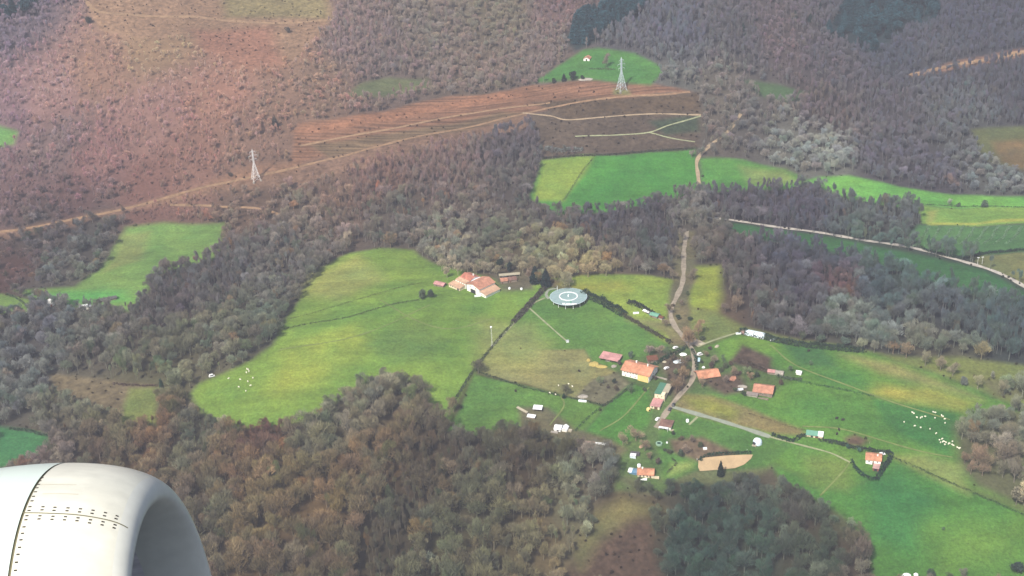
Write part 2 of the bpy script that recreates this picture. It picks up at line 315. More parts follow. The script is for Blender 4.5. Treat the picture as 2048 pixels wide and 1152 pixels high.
def wood_at(xy):
    out = np.zeros((len(xy), 6))
    for a in range(0, len(xy), 40000):
        q = xy[a:a+40000]; d2 = ((q[:, None, 0]-WW[None, :, 0])**2+(0.55*(q[:, None, 1]-WW[None, :, 1]))**2)
        w = 1/(d2+60.0)**2.2; out[a:a+40000] = (w@WV)/w.sum(1)[:, None]
    return out
def inside_w(xy, poly, feather):
    """0..1 membership with a soft edge, ground metres"""
    x, y = xy[:, 0], xy[:, 1]; w = np.zeros(len(xy)); m = feather+1
    sel = np.where((x > poly[:, 0].min()-m) & (x < poly[:, 0].max()+m) & (y > poly[:, 1].min()-m) & (y < poly[:, 1].max()+m))[0]
    if not len(sel): return w
    X, Y = x[sel], y[sel]; ins = np.zeros(len(sel), bool); dm = np.full(len(sel), 1e18); n = len(poly)
    for i in range(n):
        x0, y0 = poly[i]; x1, y1 = poly[(i+1) % n]
        c = (y0 > Y) != (y1 > Y)
        if y1 != y0: ins ^= c & (X < (x1-x0)*(Y-y0)/(y1-y0)+x0)
        L = (x1-x0)**2+(y1-y0)**2+1e-9; t = np.clip(((X-x0)*(x1-x0)+(Y-y0)*(y1-y0))/L, 0, 1)
        dm = np.minimum(dm, (X-x0-t*(x1-x0))**2+(Y-y0-t*(y1-y0))**2)
    d = np.sqrt(dm)*np.where(ins, 1, -1)
    w[sel] = np.clip(.5+d/(2*feather), 0, 1); w[sel] = w[sel]**2*(3-2*w[sel])
    return w
def wob(xy, s, a):
    """irregular wander added to outlines"""
    x, y = xy[:, 0], xy[:, 1]
    return xy+np.stack([a*(np.sin(y/s+x/(2.3*s))+.6*np.sin(y/(.37*s)+1.3)), a*(np.sin(x/s+2.1)+.6*np.sin(x/(.41*s)+y/(.9*s)))], 1)
FW = [(lin(c), k, f, gl(p)[:, :2]) for c, k, f, p in FIELDS]
OW = [(lin(c), k, f, gl(p)[:, :2]) for c, k, f, p in OVER]
GROVES = [((112,98,80), gl([(1908,850),(1945,826),(2060,822),(2060,1030),(2010,1000),(1950,970),(1922,925)])[:, :2]), ((120,118,84), gl([(1945,752),(2060,768),(2060,800),(1990,796)])[:, :2]),
          ((118,112,84), gl([(1290,1000),(1240,960),(1262,955),(1310,985)])[:, :2])]
def open_at(xy, soft=None):
    o = np.zeros(len(xy)); q = wob(xy, 23., 1.2)
    for c, k, f, P in FW: o = np.maximum(o, inside_w(q, P, soft or max(f, 1.5)))
    for c, P in GROVES: o *= 1-inside_w(q, P, 3)
    return o
def cover_at(xy):
    w = wood_at(xy); fy = np.clip((xy[:, 1:2]-1150)/250, 0, 1); col = w[:, :3]*(.85+.5*fy*np.clip(.75-xy[:, :1]/450, .1, 1.15))*np.array([1.03, 1.0, .93]); cls = np.zeros((len(xy), 3)); q = wob(xy, 23., 1.2)  # far left floor brightened: russet ground plus a painted pinkish reflection
    for grp in (FW, OW):
        for c, k, f, P in grp:
            a = inside_w(q, P, f)[:, None]; col = col*(1-a)+c[None]*a
            t = np.array([k == 'g', k == 'f', k == 'b'], float)[None]; cls = cls*(1-a)+t*a
    for c, P in GROVES:
        a = inside_w(q, P, 6)[:, None]*.8; col = col*(1-a)+lin(c)[None]*a; cls = cls*(1-a)
    return col, cls

# ------------------------------------------------------------------ ground: one sheet
def build_ground():
    az = np.concatenate([np.linspace(-62, -27, 36)[:-1], np.linspace(-27, -21.5, 40)[:-1], np.linspace(-21.5, 21.5, 740), np.linspace(21.5, 27, 40)[1:], np.linspace(27, 62, 36)[1:]])
    rr = np.concatenate([np.linspace(60, 520, 40)[:-1], 500/np.tan(np.radians(np.linspace(43.9, 17.0, 560))), np.geomspace(1640, 2400, 200)[1:], np.geomspace(2400, 8500, 50)[1:]])
    A, Rr = np.meshgrid(np.radians(az), rr); X = (Rr*np.sin(A)).ravel(); Y = (Rr*np.cos(A)).ravel(); Z = H(X, Y)
    nr, na = len(rr), len(az)
    me = bpy.data.meshes.new('ground'); me.vertices.add(nr*na); me.vertices.foreach_set('co', np.stack([X, Y, Z], 1).astype(np.float32).ravel())
    i = np.arange(nr-1)[:, None]*na+np.arange(na-1)[None]; quad = np.stack([i, i+1, i+1+na, i+na], -1).reshape(-1, 4)
    nf = len(quad); me.loops.add(nf*4); me.loops.foreach_set('vertex_index', quad.astype(np.int32).ravel())
    me.polygons.add(nf); me.polygons.foreach_set('loop_start', np.arange(0, nf*4, 4, dtype=np.int32)); me.polygons.foreach_set('loop_total', np.full(nf, 4, np.int32))
    me.polygons.foreach_set('use_smooth', np.ones(nf, bool)); me.update(calc_edges=True)
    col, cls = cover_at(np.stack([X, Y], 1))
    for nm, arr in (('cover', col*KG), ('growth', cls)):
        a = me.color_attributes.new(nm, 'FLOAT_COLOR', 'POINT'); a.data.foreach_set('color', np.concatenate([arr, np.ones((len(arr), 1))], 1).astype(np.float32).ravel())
    m = bpy.data.materials.new('land_cover'); m.use_nodes = True; nt = m.node_tree; n, l = nt.nodes, nt.links; b = n['Principled BSDF']
    at = n.new('ShaderNodeAttribute'); at.attribute_name = 'cover'; gr = n.new('ShaderNodeAttribute'); gr.attribute_name = 'growth'
    sep = n.new('ShaderNodeSeparateColor'); l.new(gr.outputs['Color'], sep.inputs[0])
    c = noise_mul(nt, at.outputs['Color'], .011, .16, detail=5); c = noise_mul(nt, c, .07, .15, detail=5); c = noise_mul(nt, c, .42, .20, detail=4)
    # grass: drier, yellower tufts and rank darker growth
    tc = n.new('ShaderNodeTexCoord'); no = n.new('ShaderNodeTexNoise'); no.inputs['Scale'].default_value = .028; no.inputs['Detail'].default_value = 6; no.inputs['Roughness'].default_value = .62
    l.new(tc.outputs['Object'], no.inputs['Vector']); rp = n.new('ShaderNodeValToRGB')
    rp.color_ramp.elements[0].position = .33; rp.color_ramp.elements[0].color = (.80, .90, .93, 1); rp.color_ramp.elements[1].position = .68; rp.color_ramp.elements[1].color = (1.20, 1.08, 1.0, 1)
    l.new(no.outputs['Fac'], rp.inputs[0]); mx = n.new('ShaderNodeMix'); mx.data_type = 'RGBA'; mx.blend_type = 'MULTIPLY'
    l.new(sep.outputs[0], mx.inputs['Factor']); l.new(c, mx.inputs['A']); l.new(rp.outputs[0], mx.inputs['B']); c = mx.outputs['Result']
    band = noise_mul(nt, c, .16, .10, detail=2, stretch=(.35, (.06, 1.0, .3))); rough = noise_mul(nt, band, .9, .20, detail=3)
    mxb = n.new('ShaderNodeMix'); mxb.data_type = 'RGBA'; l.new(sep.outputs[0], mxb.inputs['Factor']); l.new(c, mxb.inputs['A']); l.new(rough, mxb.inputs['B']); c = mxb.outputs['Result']
    # furrows of the felled strip run along it; brash mottles the felled and bracken ground
    fur = noise_mul(nt, c, .42, .55, detail=5, stretch=(-FURROW, (.03, 1.0, .3)))
    mx2 = n.new('ShaderNodeMix'); mx2.data_type = 'RGBA'; l.new(sep.outputs[1], mx2.inputs['Factor']); l.new(c, mx2.inputs['A']); l.new(fur, mx2.inputs['B']); c = mx2.outputs['Result']
    br = noise_mul(nt, c, .22, .35, detail=6)
    mx3 = n.new('ShaderNodeMix'); mx3.data_type = 'RGBA'; l.new(sep.outputs[2], mx3.inputs['Factor']); l.new(c, mx3.inputs['A']); l.new(br, mx3.inputs['B']); c = mx3.outputs['Result']
    l.new(c, b.inputs['Base Color']); b.inputs['Roughness'].default_value = 1; b.inputs['Specular IOR Level'].default_value = .05
    bn = n.new('ShaderNodeBump'); bn.inputs['Strength'].default_value = .5; bn.inputs['Distance'].default_value = 1.2
    n2 = n.new('ShaderNodeTexNoise'); n2.inputs['Scale'].default_value = .25; n2.inputs['Detail'].default_value = 5; l.new(tc.outputs['Object'], n2.inputs['Vector'])
    l.new(n2.outputs['Fac'], bn.inputs['Height']); l.new(bn.outputs[0], b.inputs['Normal'])
    me.materials.append(m); o = bpy.data.objects.new('ground', me); COL.objects.link(o); o['kind'] = 'structure'
_fa = gl([(620, 310), (1040, 222)]); FURROW = math.atan2(_fa[1][1]-_fa[0][1], _fa[1][0]-_fa[0][0])
build_ground()

# ------------------------------------------------------------------ paths and roads
def ribbon(name, pts, w, m, lift=.22, ends=None, wander=.15):
    P = smooth_line(gl(pts), 3.0); n = len(P); v = []
    T = np.gradient(P[:, :2], axis=0); T /= np.linalg.norm(T, axis=1)[:, None]+1e-9; Nn = np.stack([-T[:, 1], T[:, 0]], 1)
    mb = MB()
    for i in range(n):
        ww = w*(1+wander*math.sin(i*.9+w)+wander*.7*math.sin(i*.37))
        for s in (-1, -.33, .33, 1):
            q = P[i, :2]+Nn[i]*s*ww/2; v.append((q[0], q[1], float(H(q[0], q[1]))+lift))
    f = [(4*i+k, 4*i+k+1, 4*i+k+5, 4*i+k+4) for i in range(n-1) for k in range(3)]
    o = mb.add(v, f).build(name, m); o['kind'] = 'structure'; return o
M_LANE = mat('lane_gravel', (190, 174, 150), .95, .25, .3); M_WHITE_TRACK = mat('pale_track', (232, 222, 206), .95, .2, .3)
M_CONC = mat('concrete_track', (176, 186, 164), .9, .12, .3); M_EARTH = mat('earth_track', (190, 150, 110), 1, .25, .25)
M_PALEEARTH = mat('pale_earth', (206, 178, 140), 1, .2, .25); M_GRASSTRACK = mat('worn_grass', (184, 190, 140), 1, .2, .3)
M_TRACK = mat('dull_earth_track', (182, 142, 104), 1, .3, .25)
M_WORN = mat('trodden_grass', (146, 164, 84), 1, .25, .2)
LANES = [
 ('lane',[(1374,462),(1368,500),(1366,560),(1353,595),(1341,622),(1348,650),(1368,676),(1386,703),(1389,735),(1382,765),(1358,792),(1335,822),(1312,856)],3.7,M_LANE),
 ('lane',[(1345,814),(1400,830),(1470,851),(1540,874)],3.2,M_CONC),
 ('lane',[(1408,434),(1500,446),(1600,460),(1700,476),(1800,491),(1880,510),(1960,533),(2010,552),(2070,585)],4.2,M_WHITE_TRACK),
 ('track',[(1482,228),(1455,264),(1412,298),(1394,322),(1396,350),(1399,381)],3.4,M_PALEEARTH),
 ('track',[(1820,151),(1900,132),(1980,118),(2070,101)],6,M_EARTH),
 ('track',[(-30,468),(150,438),(300,405),(420,372),(520,351),(580,338),(680,314),(760,292),(900,262),(1060,225),(1120,212),(1230,195),(1320,190),(1380,184)],2.9,M_TRACK),
 ('track',[(600,292),(760,262),(900,234),(1000,218),(1100,206)],2.6,M_EARTH),
 ('track',[(1045,226),(1100,232),(1142,240),(1250,231),(1402,230)],1.9,M_PALEEARTH),
 ('track',[(1150,273),(1240,270),(1298,265),(1340,250),(1402,232)],1.6,M_GRASSTRACK),
 ('track',[(1298,265),(1340,276),(1390,284)],1.5,M_GRASSTRACK),
 ('track',[(340,410),(420,412),(520,418),(560,430)],3,M_EARTH),
 ('track',[(170,0),(200,24),(290,32),(400,35),(510,45),(590,46),(664,40)],4.5,M_EARTH),
 ('path',[(1090,596),(1066,608),(1040,634),(1012,664),(985,692)],1.5,M_GRASSTRACK),
 ('path',[(1058,616),(1085,640),(1112,664),(1134,683)],1.3,M_GRASSTRACK),
 ('path',[(1115,577),(1098,580),(1092,590),(1098,598)],2.2,M_CONC),
 ('path',[(1395,694),(1430,680),(1478,665)],1.8,M_GRASSTRACK),
 ('path',[(1300,730),(1345,708),(1372,692)],2.0,M_LANE),
 ('path',[(1372,688),(1390,684),(1402,690)],6,M_LANE),
 ('path',[(1395,834),(1378,850)],1.5,M_GRASSTRACK),
 ('path',[(1605,853),(1680,858),(1760,880),(1850,905),(1905,915)],1.1,M_WORN), ('path',[(760,600),(830,640),(900,658),(990,636)],1.1,M_WORN), ('path',[(1298,775),(1250,830),(1200,862)],1.0,M_WORN),
 ('path',[(1640,992),(1680,950),(1700,925)],1.0,M_WORN), ('path',[(1540,690),(1600,735),(1745,790),(1900,840)],1.1,M_WORN), ('path',[(560,700),(700,676),(860,610)],1.0,M_WORN), ('path',[(1120,790),(1128,812),(1100,850)],1.0,M_WORN),
 ('path',[(1540,874),(1600,890),(1660,906),(1700,925)],1.2,M_GRASSTRACK),
]
for nm, p, w, m in LANES: ribbon(nm, p, w, m)
# sand arena
def sheet(name, pts, m, lift=.3):
    P = gl(pts); c = P.mean(0); mb = MB(); v = [(c[0], c[1], float(H(c[0], c[1]))+lift)]; n = len(P)
    for k in (.5, 1):
        for p in P:
            q = c+(p-c)*k; v.append((q[0], q[1], float(H(q[0], q[1]))+lift))
    f = [(0, 1+i, 1+(i+1) % n) for i in range(n)]+[(1+i, n+1+i, n+1+(i+1) % n, 1+(i+1) % n) for i in range(n)]
    o = mb.add(v, f).build(name, m); o['kind'] = 'structure'; return o
sheet('sand_arena', [(1397,921),(1410,916),(1450,912),(1490,910),(1506,910),(1502,918),(1488,930),(1470,937),(1440,940),(1400,943),(1396,935)], mat('riding_sand', (236, 200, 148), 1, .1, .2), .35)

# ------------------------------------------------------------------ trees
def _tris_mesh(name, V, m):
    n = len(V)//3; me = bpy.data.meshes.new(name); me.vertices.add(3*n); me.vertices.foreach_set('co', V.astype(np.float32).ravel())
    me.loops.add(3*n); me.loops.foreach_set('vertex_index', np.arange(3*n, dtype=np.int32)); me.polygons.add(n)
    me.polygons.foreach_set('loop_start', np.arange(0, 3*n, 3, dtype=np.int32)); me.polygons.foreach_set('loop_total', np.full(n, 3, np.int32)); me.update(calc_edges=True)
    me.materials.append(m); return me
def unit(v): return v/(np.linalg.norm(v, axis=1)[:, None]+1e-9)
def twig_crown(name, rng, h, rx, base, n, length, width, up, lobes):
    """bare crown of many fine twigs; unit size 1 m = 1"""
    C = []
    for _ in range(lobes):
        t = rng.uniform(0, 2*math.pi); q = rng.uniform(.25, .7)*rx; C.append((q*math.cos(t), q*math.sin(t), rng.uniform(base+.2*(h-base), h-.15*(h-base)), rng.uniform(.3, .58)*rx, rng.uniform(.18, .32)*(h-base)))
    C.append((0, 0, base+.55*(h-base), .5*rx, .36*(h-base)))
    C = np.array(C); k = rng.integers(0, len(C), n); d = unit(rng.normal(size=(n, 3))); d[:, 2] = np.abs(d[:, 2])*1.0-.28
    r = rng.uniform(.45, 1.0, n)**.6
    p = C[k, :3]+d*r[:, None]*np.stack([C[k, 3], C[k, 3], C[k, 4]], 1)
    g = unit(unit(p-np.array([0, 0, base+.15*(h-base)]))+np.array([0, 0, up])+rng.normal(size=(n, 3))*.45)
    L = length*rng.uniform(.6, 1.3, n)[:, None]; s = unit(np.cross(g, rng.normal(size=(n, 3))))*width*rng.uniform(.6, 1.4, n)[:, None]/2
    V = np.stack([p-s-g*L*.4, p+s-g*L*.4, p+g*L*.6], 1).reshape(-1, 3); V[:, 2] = np.maximum(V[:, 2], .3)
    return V
def limbs(rng, h, rx, base, r0, n):
    mb = MB(); a = (rng.uniform(-.3, .3), rng.uniform(-.3, .3)); top = (a[0], a[1], h*.8)
    mb.tube((0, 0, -1.0), (a[0]*.4, a[1]*.4, base), r0, r0*.75, 6); mb.tube((a[0]*.4, a[1]*.4, base), top, r0*.75, r0*.15, 5)
    for i in range(n):
        t = 2*math.pi*i/n+rng.uniform(-.4, .4); z0 = rng.uniform(base*.9, h*.6); q = rng.uniform(.5, .85)*rx
        mid = (q*.45*math.cos(t), q*.45*math.sin(t), z0+(h-z0)*.35); end = (q*math.cos(t), q*math.sin(t), min(h*.95, z0+(h-z0)*rng.uniform(.45, .8)))
        f = z0/h; st = (a[0]*f, a[1]*f, z0); mb.tube(st, mid, r0*.42, r0*.28, 4); mb.tube(mid, end, r0*.28, r0*.06, 4)
    return mb
def leaf_crown(name, rng, h, rx, base, n, size, cone=False):
    if cone:
        z = base+(h-base)*(1-np.sqrt(rng.uniform(0, 1, n))); lay = np.abs(((z*1.1) % 1.0)-.5)*.5+.75
        rad = rx*(1-(z-base)/(h-base))**.9*lay*rng.uniform(.75, 1.05, n)+.1; t = rng.uniform(0, 2*math.pi, n)
        p = np.stack([rad*np.cos(t), rad*np.sin(t), z], 1)
    else:
        C = []
        for _ in range(9):
            t = rng.uniform(0, 2*math.pi); q = rng.uniform(.2, .6)*rx; C.append((q*math.cos(t), q*math.sin(t), rng.uniform(base+.25*(h-base), h-.2*(h-base)), rng.uniform(.35, .55)*rx, rng.uniform(.2, .3)*(h-base)))
        C = np.array(C); k = rng.integers(0, 9, n); d = unit(rng.normal(size=(n, 3)))*rng.uniform(.75, 1.05, n)[:, None]
        p = C[k, :3]+d*np.stack([C[k, 3], C[k, 3], C[k, 4]], 1)
    V = (p[:, None]+rng.normal(size=(n, 3, 3))*size*.55).reshape(-1, 3); V[:, 2] = np.maximum(V[:, 2], .15)
    return V
KINDS = {}   # kind -> list of (crown mesh, trunk mesh, joined mesh)
def joined(name, a, b):
    va = np.empty(len(a.vertices)*3, np.float32); a.vertices.foreach_get('co', va); bm = bmesh.new(); bm.from_mesh(b); na = len(bm.faces)
    me = bpy.data.meshes.new(name); bm2 = bmesh.new(); bm2.from_mesh(a); bm2.to_mesh(me); bm2.free(); bm.free()
    vb = [v.co[:] for v in b.vertices]; fb = [tuple(p.vertices) for p in b.polygons]
    V = np.concatenate([va.reshape(-1, 3), np.array(vb, np.float32)]); o = len(va)//3
    F = [tuple(p.vertices) for p in a.polygons]+[tuple(i+o for i in f) for f in fb]
    me2 = bpy.data.meshes.new(name); me2.from_pydata(V.tolist(), [], F); me2.materials.append(a.materials[0]); me2.materials.append(b.materials[0])
    mi = np.zeros(len(F), np.int32); mi[len(a.polygons):] = 1; me2.polygons.foreach_set('material_index', mi); me2.update(); bpy.data.meshes.remove(me)
    return me2
def make_kind(kind, count, fn_c, fn_t, mc):
    L = []
    for i in range(count):
        rng = np.random.default_rng(hash_(kind)+i); c = _tris_mesh(kind+'_crown', fn_c(rng), mc); t = fn_t(rng).mesh(kind+'_trunk'); t.materials.append(M_BARK)
        L.append((c, t, joined(kind, c, t)))
    KINDS[kind] = L
def hash_(s): return sum(ord(c)*(i+3) for i, c in enumerate(s))
# all kinds are built 10 m tall and scaled per tree
make_kind('round_tree', 7, lambda r: twig_crown('c', r, 10, r.uniform(3.6, 4.6), 2.0, 1150, 1.55, .115, .5, 9), lambda r: limbs(r, 10, 4, 2.2, .28, 9), M_TWIG)
make_kind('pole_tree', 6, lambda r: twig_crown('c', r, 10, r.uniform(1.5, 2.0), 2.6, 480, 1.7, .085, 1.5, 4), lambda r: limbs(r, 10, 1.6, 4.0, .15, 6), M_TWIG)
make_kind('bush', 4, lambda r: leaf_crown('c', r, 10, 6.5, .2, 900, 1.3), lambda r: limbs(r, 8, 4, 1.0, .3, 5), M_LEAF)
make_kind('leafy_tree', 4, lambda r: leaf_crown('c', r, 10, 4.2, 1.4, 1700, .75), lambda r: limbs(r, 9, 3.5, 2.0, .3, 6), M_LEAF)
make_kind('conifer', 3, lambda r: leaf_crown('c', r, 10, 2.6, .6, 1900, .62, True), lambda r: limbs(r, 9, .3, 2, .22, 2), M_LEAF)

def tree(kind, loc, h, wide, tint, label, cat='tree', group=None, name=None, var=None, rz=None):
    var = random.randrange(len(KINDS[kind])) if var is None else var; c, t, _ = KINDS[kind][var]
    o = empty(name or {'round_tree': 'bare_tree', 'pole_tree': 'bare_tree', 'leafy_tree': 'evergreen_tree', 'conifer': 'conifer_tree', 'bush': 'shrub'}[kind], loc, random.uniform(0, 6.28) if rz is None else rz, label, cat, group)
    o.scale = (h/10*wide, h/10*wide, h/10)
    for nm, me in (('crown', c), ('trunk', t)):
        q = bpy.data.objects.new(nm, me); COL.objects.link(q); q.parent = o; q['tint'] = [float(v) for v in tint]
    return o

# ------------------------------------------------------------------ the woods: the nearest 300 trees as things, the rest one mass
def scatter():
    s = 4.7; xs = np.arange(-700, 760, s); ys = np.arange(520, 2100, s); X, Y = np.meshgrid(xs, ys); q = np.stack([X.ravel(), Y.ravel()], 1)
    q = q+RNG.uniform(-.85, .85, q.shape)*s
    azi = np.degrees(np.arctan2(q[:, 0], q[:, 1])); q = q[np.abs(azi) < 25.5]
    z = H(q[:, 0], q[:, 1]); pp = to_px(np.concatenate([q, z[:, None]], 1)); q = q[(pp[:, 1] > -160) & (pp[:, 1] < 1330)]
    w = wood_at(q); op = open_at(q, 2.0)
    x, y = q[:, 0], q[:, 1]
    clump = .5+.5*np.sin(x/33+1.3*np.sin(y/41))*np.sin(y/29+x/77)
    far = np.clip((y-1200)/400, 0, 1)
    dens = np.clip(w[:, 5], .2, 1.15)*(.82+.3*clump)*(.50+.22*far)
    pole = RNG.random(len(q)) < np.clip((w[:, 3]-.5)*1.5+.5, 0, 1)
    dens = dens*np.where(pole, 1.35, .80*(1-.08*np.clip((980-y)/150, 0, 1)))
    keep = (RNG.random(len(q)) < dens) & (op < .25)
    return q[keep], w[keep], pole[keep]
wq, ww, wpole = scatter()
n = len(wq); wz = H(wq[:, 0], wq[:, 1])
TW = g1(1440, 1060)
wtint = ww[:, :3]*KT*(1+RNG.uniform(-.2, .2, (n, 1))*(1-.55*np.clip((wq[:, 1:2]-1150)/250, 0, 1)))*(1+.5*np.clip((wq[:, 1:2]-1150)/250, 0, 1)*np.clip(.7-wq[:, :1]/400, -.05, 1.1))*(1+RNG.normal(size=(n, 3))*np.array([.07, .03, .07]))  # far left tint gain: russet growth plus a pinkish window reflection painted in
nearw = 1-np.clip((wq[:, 1:2]-1050)/250, 0, 1); wtint = wtint*(1-nearw*np.array([[.10, .0, .02]]))
wtint = np.where((np.hypot(wq[:, 0:1]-TW[0], wq[:, 1:2]-TW[1]) < 80), wtint*np.array([.66, .82, .82]), wtint)
odd = np.where(wq[:, 1] > 1180, .5, RNG.random(n)); g = (odd < .035)[:, None]; wtint = np.where(g, wtint*np.array([.62, .8, .66]), wtint)          # ivied, darker
pal = ((odd > .955) & ~wpole)[:, None]; wtint = np.where(pal, wtint*1.55+.02, wtint); rus = ((odd > .035) & (odd < .06))[:, None]; wtint = np.where(rus, wtint*np.array([1.3, .95, .72]), wtint)
wtint = np.clip(wtint, .008, .6)
wh = ww[:, 4]*RNG.uniform(.72, 1.22, n)*(1-.22*np.clip((wq[:, 1]-1150)/250, 0, 1)*~wpole); wwide = RNG.uniform(.78, 1.2, n); wh = wh*np.where(wpole, 1, 1+.28*np.clip((980-wq[:, 1])/150, 0, 1)*RNG.uniform(.5, 1.4, n)); wrot = RNG.uniform(0, 6.28, n); wvar = np.where(wpole, 7+RNG.integers(0, 6, n), RNG.integers(0, 7, n))
wh = wh*(1-.42*open_at(wq+np.array([0, 10.0]), 9.0)*(wq[:, 1] < 900)); wh = wh*np.where((wq[:, 1] > 780) | (wq[:, 0] < 60) | (wq[:, 0] > 200), 1, .85)
px = to_px(np.stack([wq[:, 0], wq[:, 1], wz+wh*.6], 1)); dist = np.sqrt((wq**2).sum(1)+(CAM_H-wz)**2)
vis = (px[:, 0] > 10) & (px[:, 0] < 2040) & (px[:, 1] < 1140) & ~((px[:, 0] < 440) & (px[:, 1] > 905+.0011*np.maximum(px[:, 0]-190, 0)**2*3))
size = wh*np.where(wpole, .8, 1.6)/dist; order = np.argsort(-np.where(vis, size, 0))[:300]
single = np.zeros(n, bool); single[order] = True
AREAS = [(430, 1060, 'in the brown wood right of the engine'), (560, 1090, 'in the brown wood along the bottom edge'), (560, 900, 'in the reddish wood behind the engine'), (720, 960, 'in the olive brown wood left of the dark slope'), (880, 960, 'on the dark wooded slope below the fields'),
 (1000, 900, 'in the wood below the white roofed shed'), (1100, 1010, 'in the pale scrub beside the bracken clearing'), (900, 1110, 'in the wood beside the pale bush at the bottom'), (1190, 930, 'in the grey wood left of the blue tarp house'), (1400, 1020, 'in the dark wood below the sand arena'),
 (1560, 1000, 'in the wood edge beside the bright green meadow'), (1500, 1110, 'in the dark wood at the bottom edge'), (1690, 1110, 'in the wood corner against the lower right meadow'), (1300, 1060, 'on the bracken clearing'), (1960, 920, 'in the grove at the right edge'), (700, 800, 'in the wood tongue under the left meadow'), (200, 850, 'in the wood above the engine')]
AX = gl([(a[0], a[1]) for a in AREAS])[:, :2]
def hue_word(t):
    l = .3*t[0]+.6*t[1]+.1*t[2]
    if t[0] > 1.75*t[2] and t[0] > 1.3*t[1]: return 'russet'
    if t[1] >= t[0]*.98: return 'dark green grey' if l < .08 else 'pale green grey'
    return 'dark brown' if l < .065 else ('mid brown' if l < .12 else 'pale buff')
for i in order:
    a = AREAS[int(np.argmin(((AX-wq[i])**2).sum(1)))][2]; hw = hue_word(wtint[i]); kd = 'slender' if wpole[i] else 'spreading'
    lab = f'{hw} {kd} leafless tree {a}'
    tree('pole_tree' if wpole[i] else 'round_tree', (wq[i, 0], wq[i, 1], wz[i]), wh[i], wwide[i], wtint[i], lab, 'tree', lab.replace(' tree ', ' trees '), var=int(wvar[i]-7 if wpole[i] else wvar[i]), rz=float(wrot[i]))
def mass(name, label, cat, kinds, P, tint, h, wide, rot, var):
    coll = bpy.data.collections.new(name+'_kinds')
    ni = 0
    for kd in kinds:
        for c, t, j in KINDS[kd]:
            o = bpy.data.objects.new('kind_%02d' % ni, j); coll.objects.link(o); ni += 1
    me = bpy.data.meshes.new(name); me.vertices.add(len(P)); me.vertices.foreach_set('co', P.astype(np.float32).ravel())
    def att(nm, ty, arr, key):
        a = me.attributes.new(nm, ty, 'POINT'); a.data.foreach_set(key, np.ascontiguousarray(arr).ravel())
    att('tint', 'FLOAT_COLOR', np.concatenate([tint, np.ones((len(P), 1))], 1).astype(np.float32), 'color')
    att('size', 'FLOAT_VECTOR', np.stack([h/10*wide, h/10*wide, h/10], 1).astype(np.float32), 'vector')
    att('turn', 'FLOAT_VECTOR', np.stack([rot*0, rot*0, rot], 1).astype(np.float32), 'vector'); att('pick', 'INT', var.astype(np.int32), 'value')
    me.update(); o = bpy.data.objects.new(name, me); COL.objects.link(o); tag(o, label, cat, None, 'stuff')
    ng = bpy.data.node_groups.new(name, 'GeometryNodeTree'); ng.interface.new_socket('Geometry', in_out='INPUT', socket_type='NodeSocketGeometry'); ng.interface.new_socket('Geometry', in_out='OUTPUT', socket_type='NodeSocketGeometry')
    N, L = ng.nodes, ng.links; gi = N.new('NodeGroupInput'); go = N.new('NodeGroupOutput'); ip = N.new('GeometryNodeInstanceOnPoints'); ci = N.new('GeometryNodeCollectionInfo')
    ci.inputs['Collection'].default_value = coll; ci.inputs['Separate Children'].default_value = True; ci.inputs['Reset Children'].default_value = True; ip.inputs['Pick Instance'].default_value = True
    mp = N.new('GeometryNodeMeshToPoints'); L.new(gi.outputs[0], mp.inputs['Mesh']); L.new(mp.outputs[0], ip.inputs['Points']); L.new(ci.outputs[0], ip.inputs['Instance'])
    def na(nm, ty):
        q = N.new('GeometryNodeInputNamedAttribute'); q.data_type = ty; q.inputs['Name'].default_value = nm; return q.outputs['Attribute']
    eu = N.new('FunctionNodeEulerToRotation'); L.new(na('turn', 'FLOAT_VECTOR'), eu.inputs[0]); L.new(eu.outputs[0], ip.inputs['Rotation'])
    L.new(na('size', 'FLOAT_VECTOR'), ip.inputs['Scale']); L.new(na('pick', 'INT'), ip.inputs['Instance Index']); L.new(ip.outputs[0], go.inputs[0])
    md = o.modifiers.new('scatter', 'NODES'); md.node_group = ng; return o
r = ~single
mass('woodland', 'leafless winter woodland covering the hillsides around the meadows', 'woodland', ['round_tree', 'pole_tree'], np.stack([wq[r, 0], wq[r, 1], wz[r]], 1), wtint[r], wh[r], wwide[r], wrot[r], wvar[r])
print('trees', n)
# undergrowth: bracken, bramble and brash
def undergrowth():
    s = 5.0; X, Y = np.meshgrid(np.arange(-600, 640, s), np.arange(600, 1950, s)); q = np.stack([X.ravel(), Y.ravel()], 1)+RNG.uniform(-.5, .5, (X.size, 2))*s
    q = q[np.abs(np.degrees(np.arctan2(q[:, 0], q[:, 1]))) < 24]; col, cls = cover_at(q); op = open_at(q, 2.0); d = RNG.random(len(q))
    keep = (d < np.where(cls[:, 2] > .6, .22, np.where(op < .3, .16, np.where((op < .85) & (cls[:, 1] < .3), .25, .0))))
    keep |= (cls[:, 1] > .7) & (d < .10)
    return q[keep], col[keep], cls[keep]
uq, uc, us = undergrowth(); un = len(uq)
ut = np.clip(uc*KG*RNG.uniform(.5, 1.15, (un, 1))*np.where(us[:, :1] > .5, np.array([[.8, .6, .6]]), 1), .01, .5)
mass('undergrowth', 'low bramble, bracken and brash between the trees and on the clearings', 'undergrowth', ['bush'], np.stack([uq[:, 0], uq[:, 1], H(uq[:, 0], uq[:, 1])-.1], 1), ut, RNG.uniform(.5, 1.9, un), RNG.uniform(.7, 1.3, un), RNG.uniform(0, 6.28, un), RNG.integers(0, 4, un))

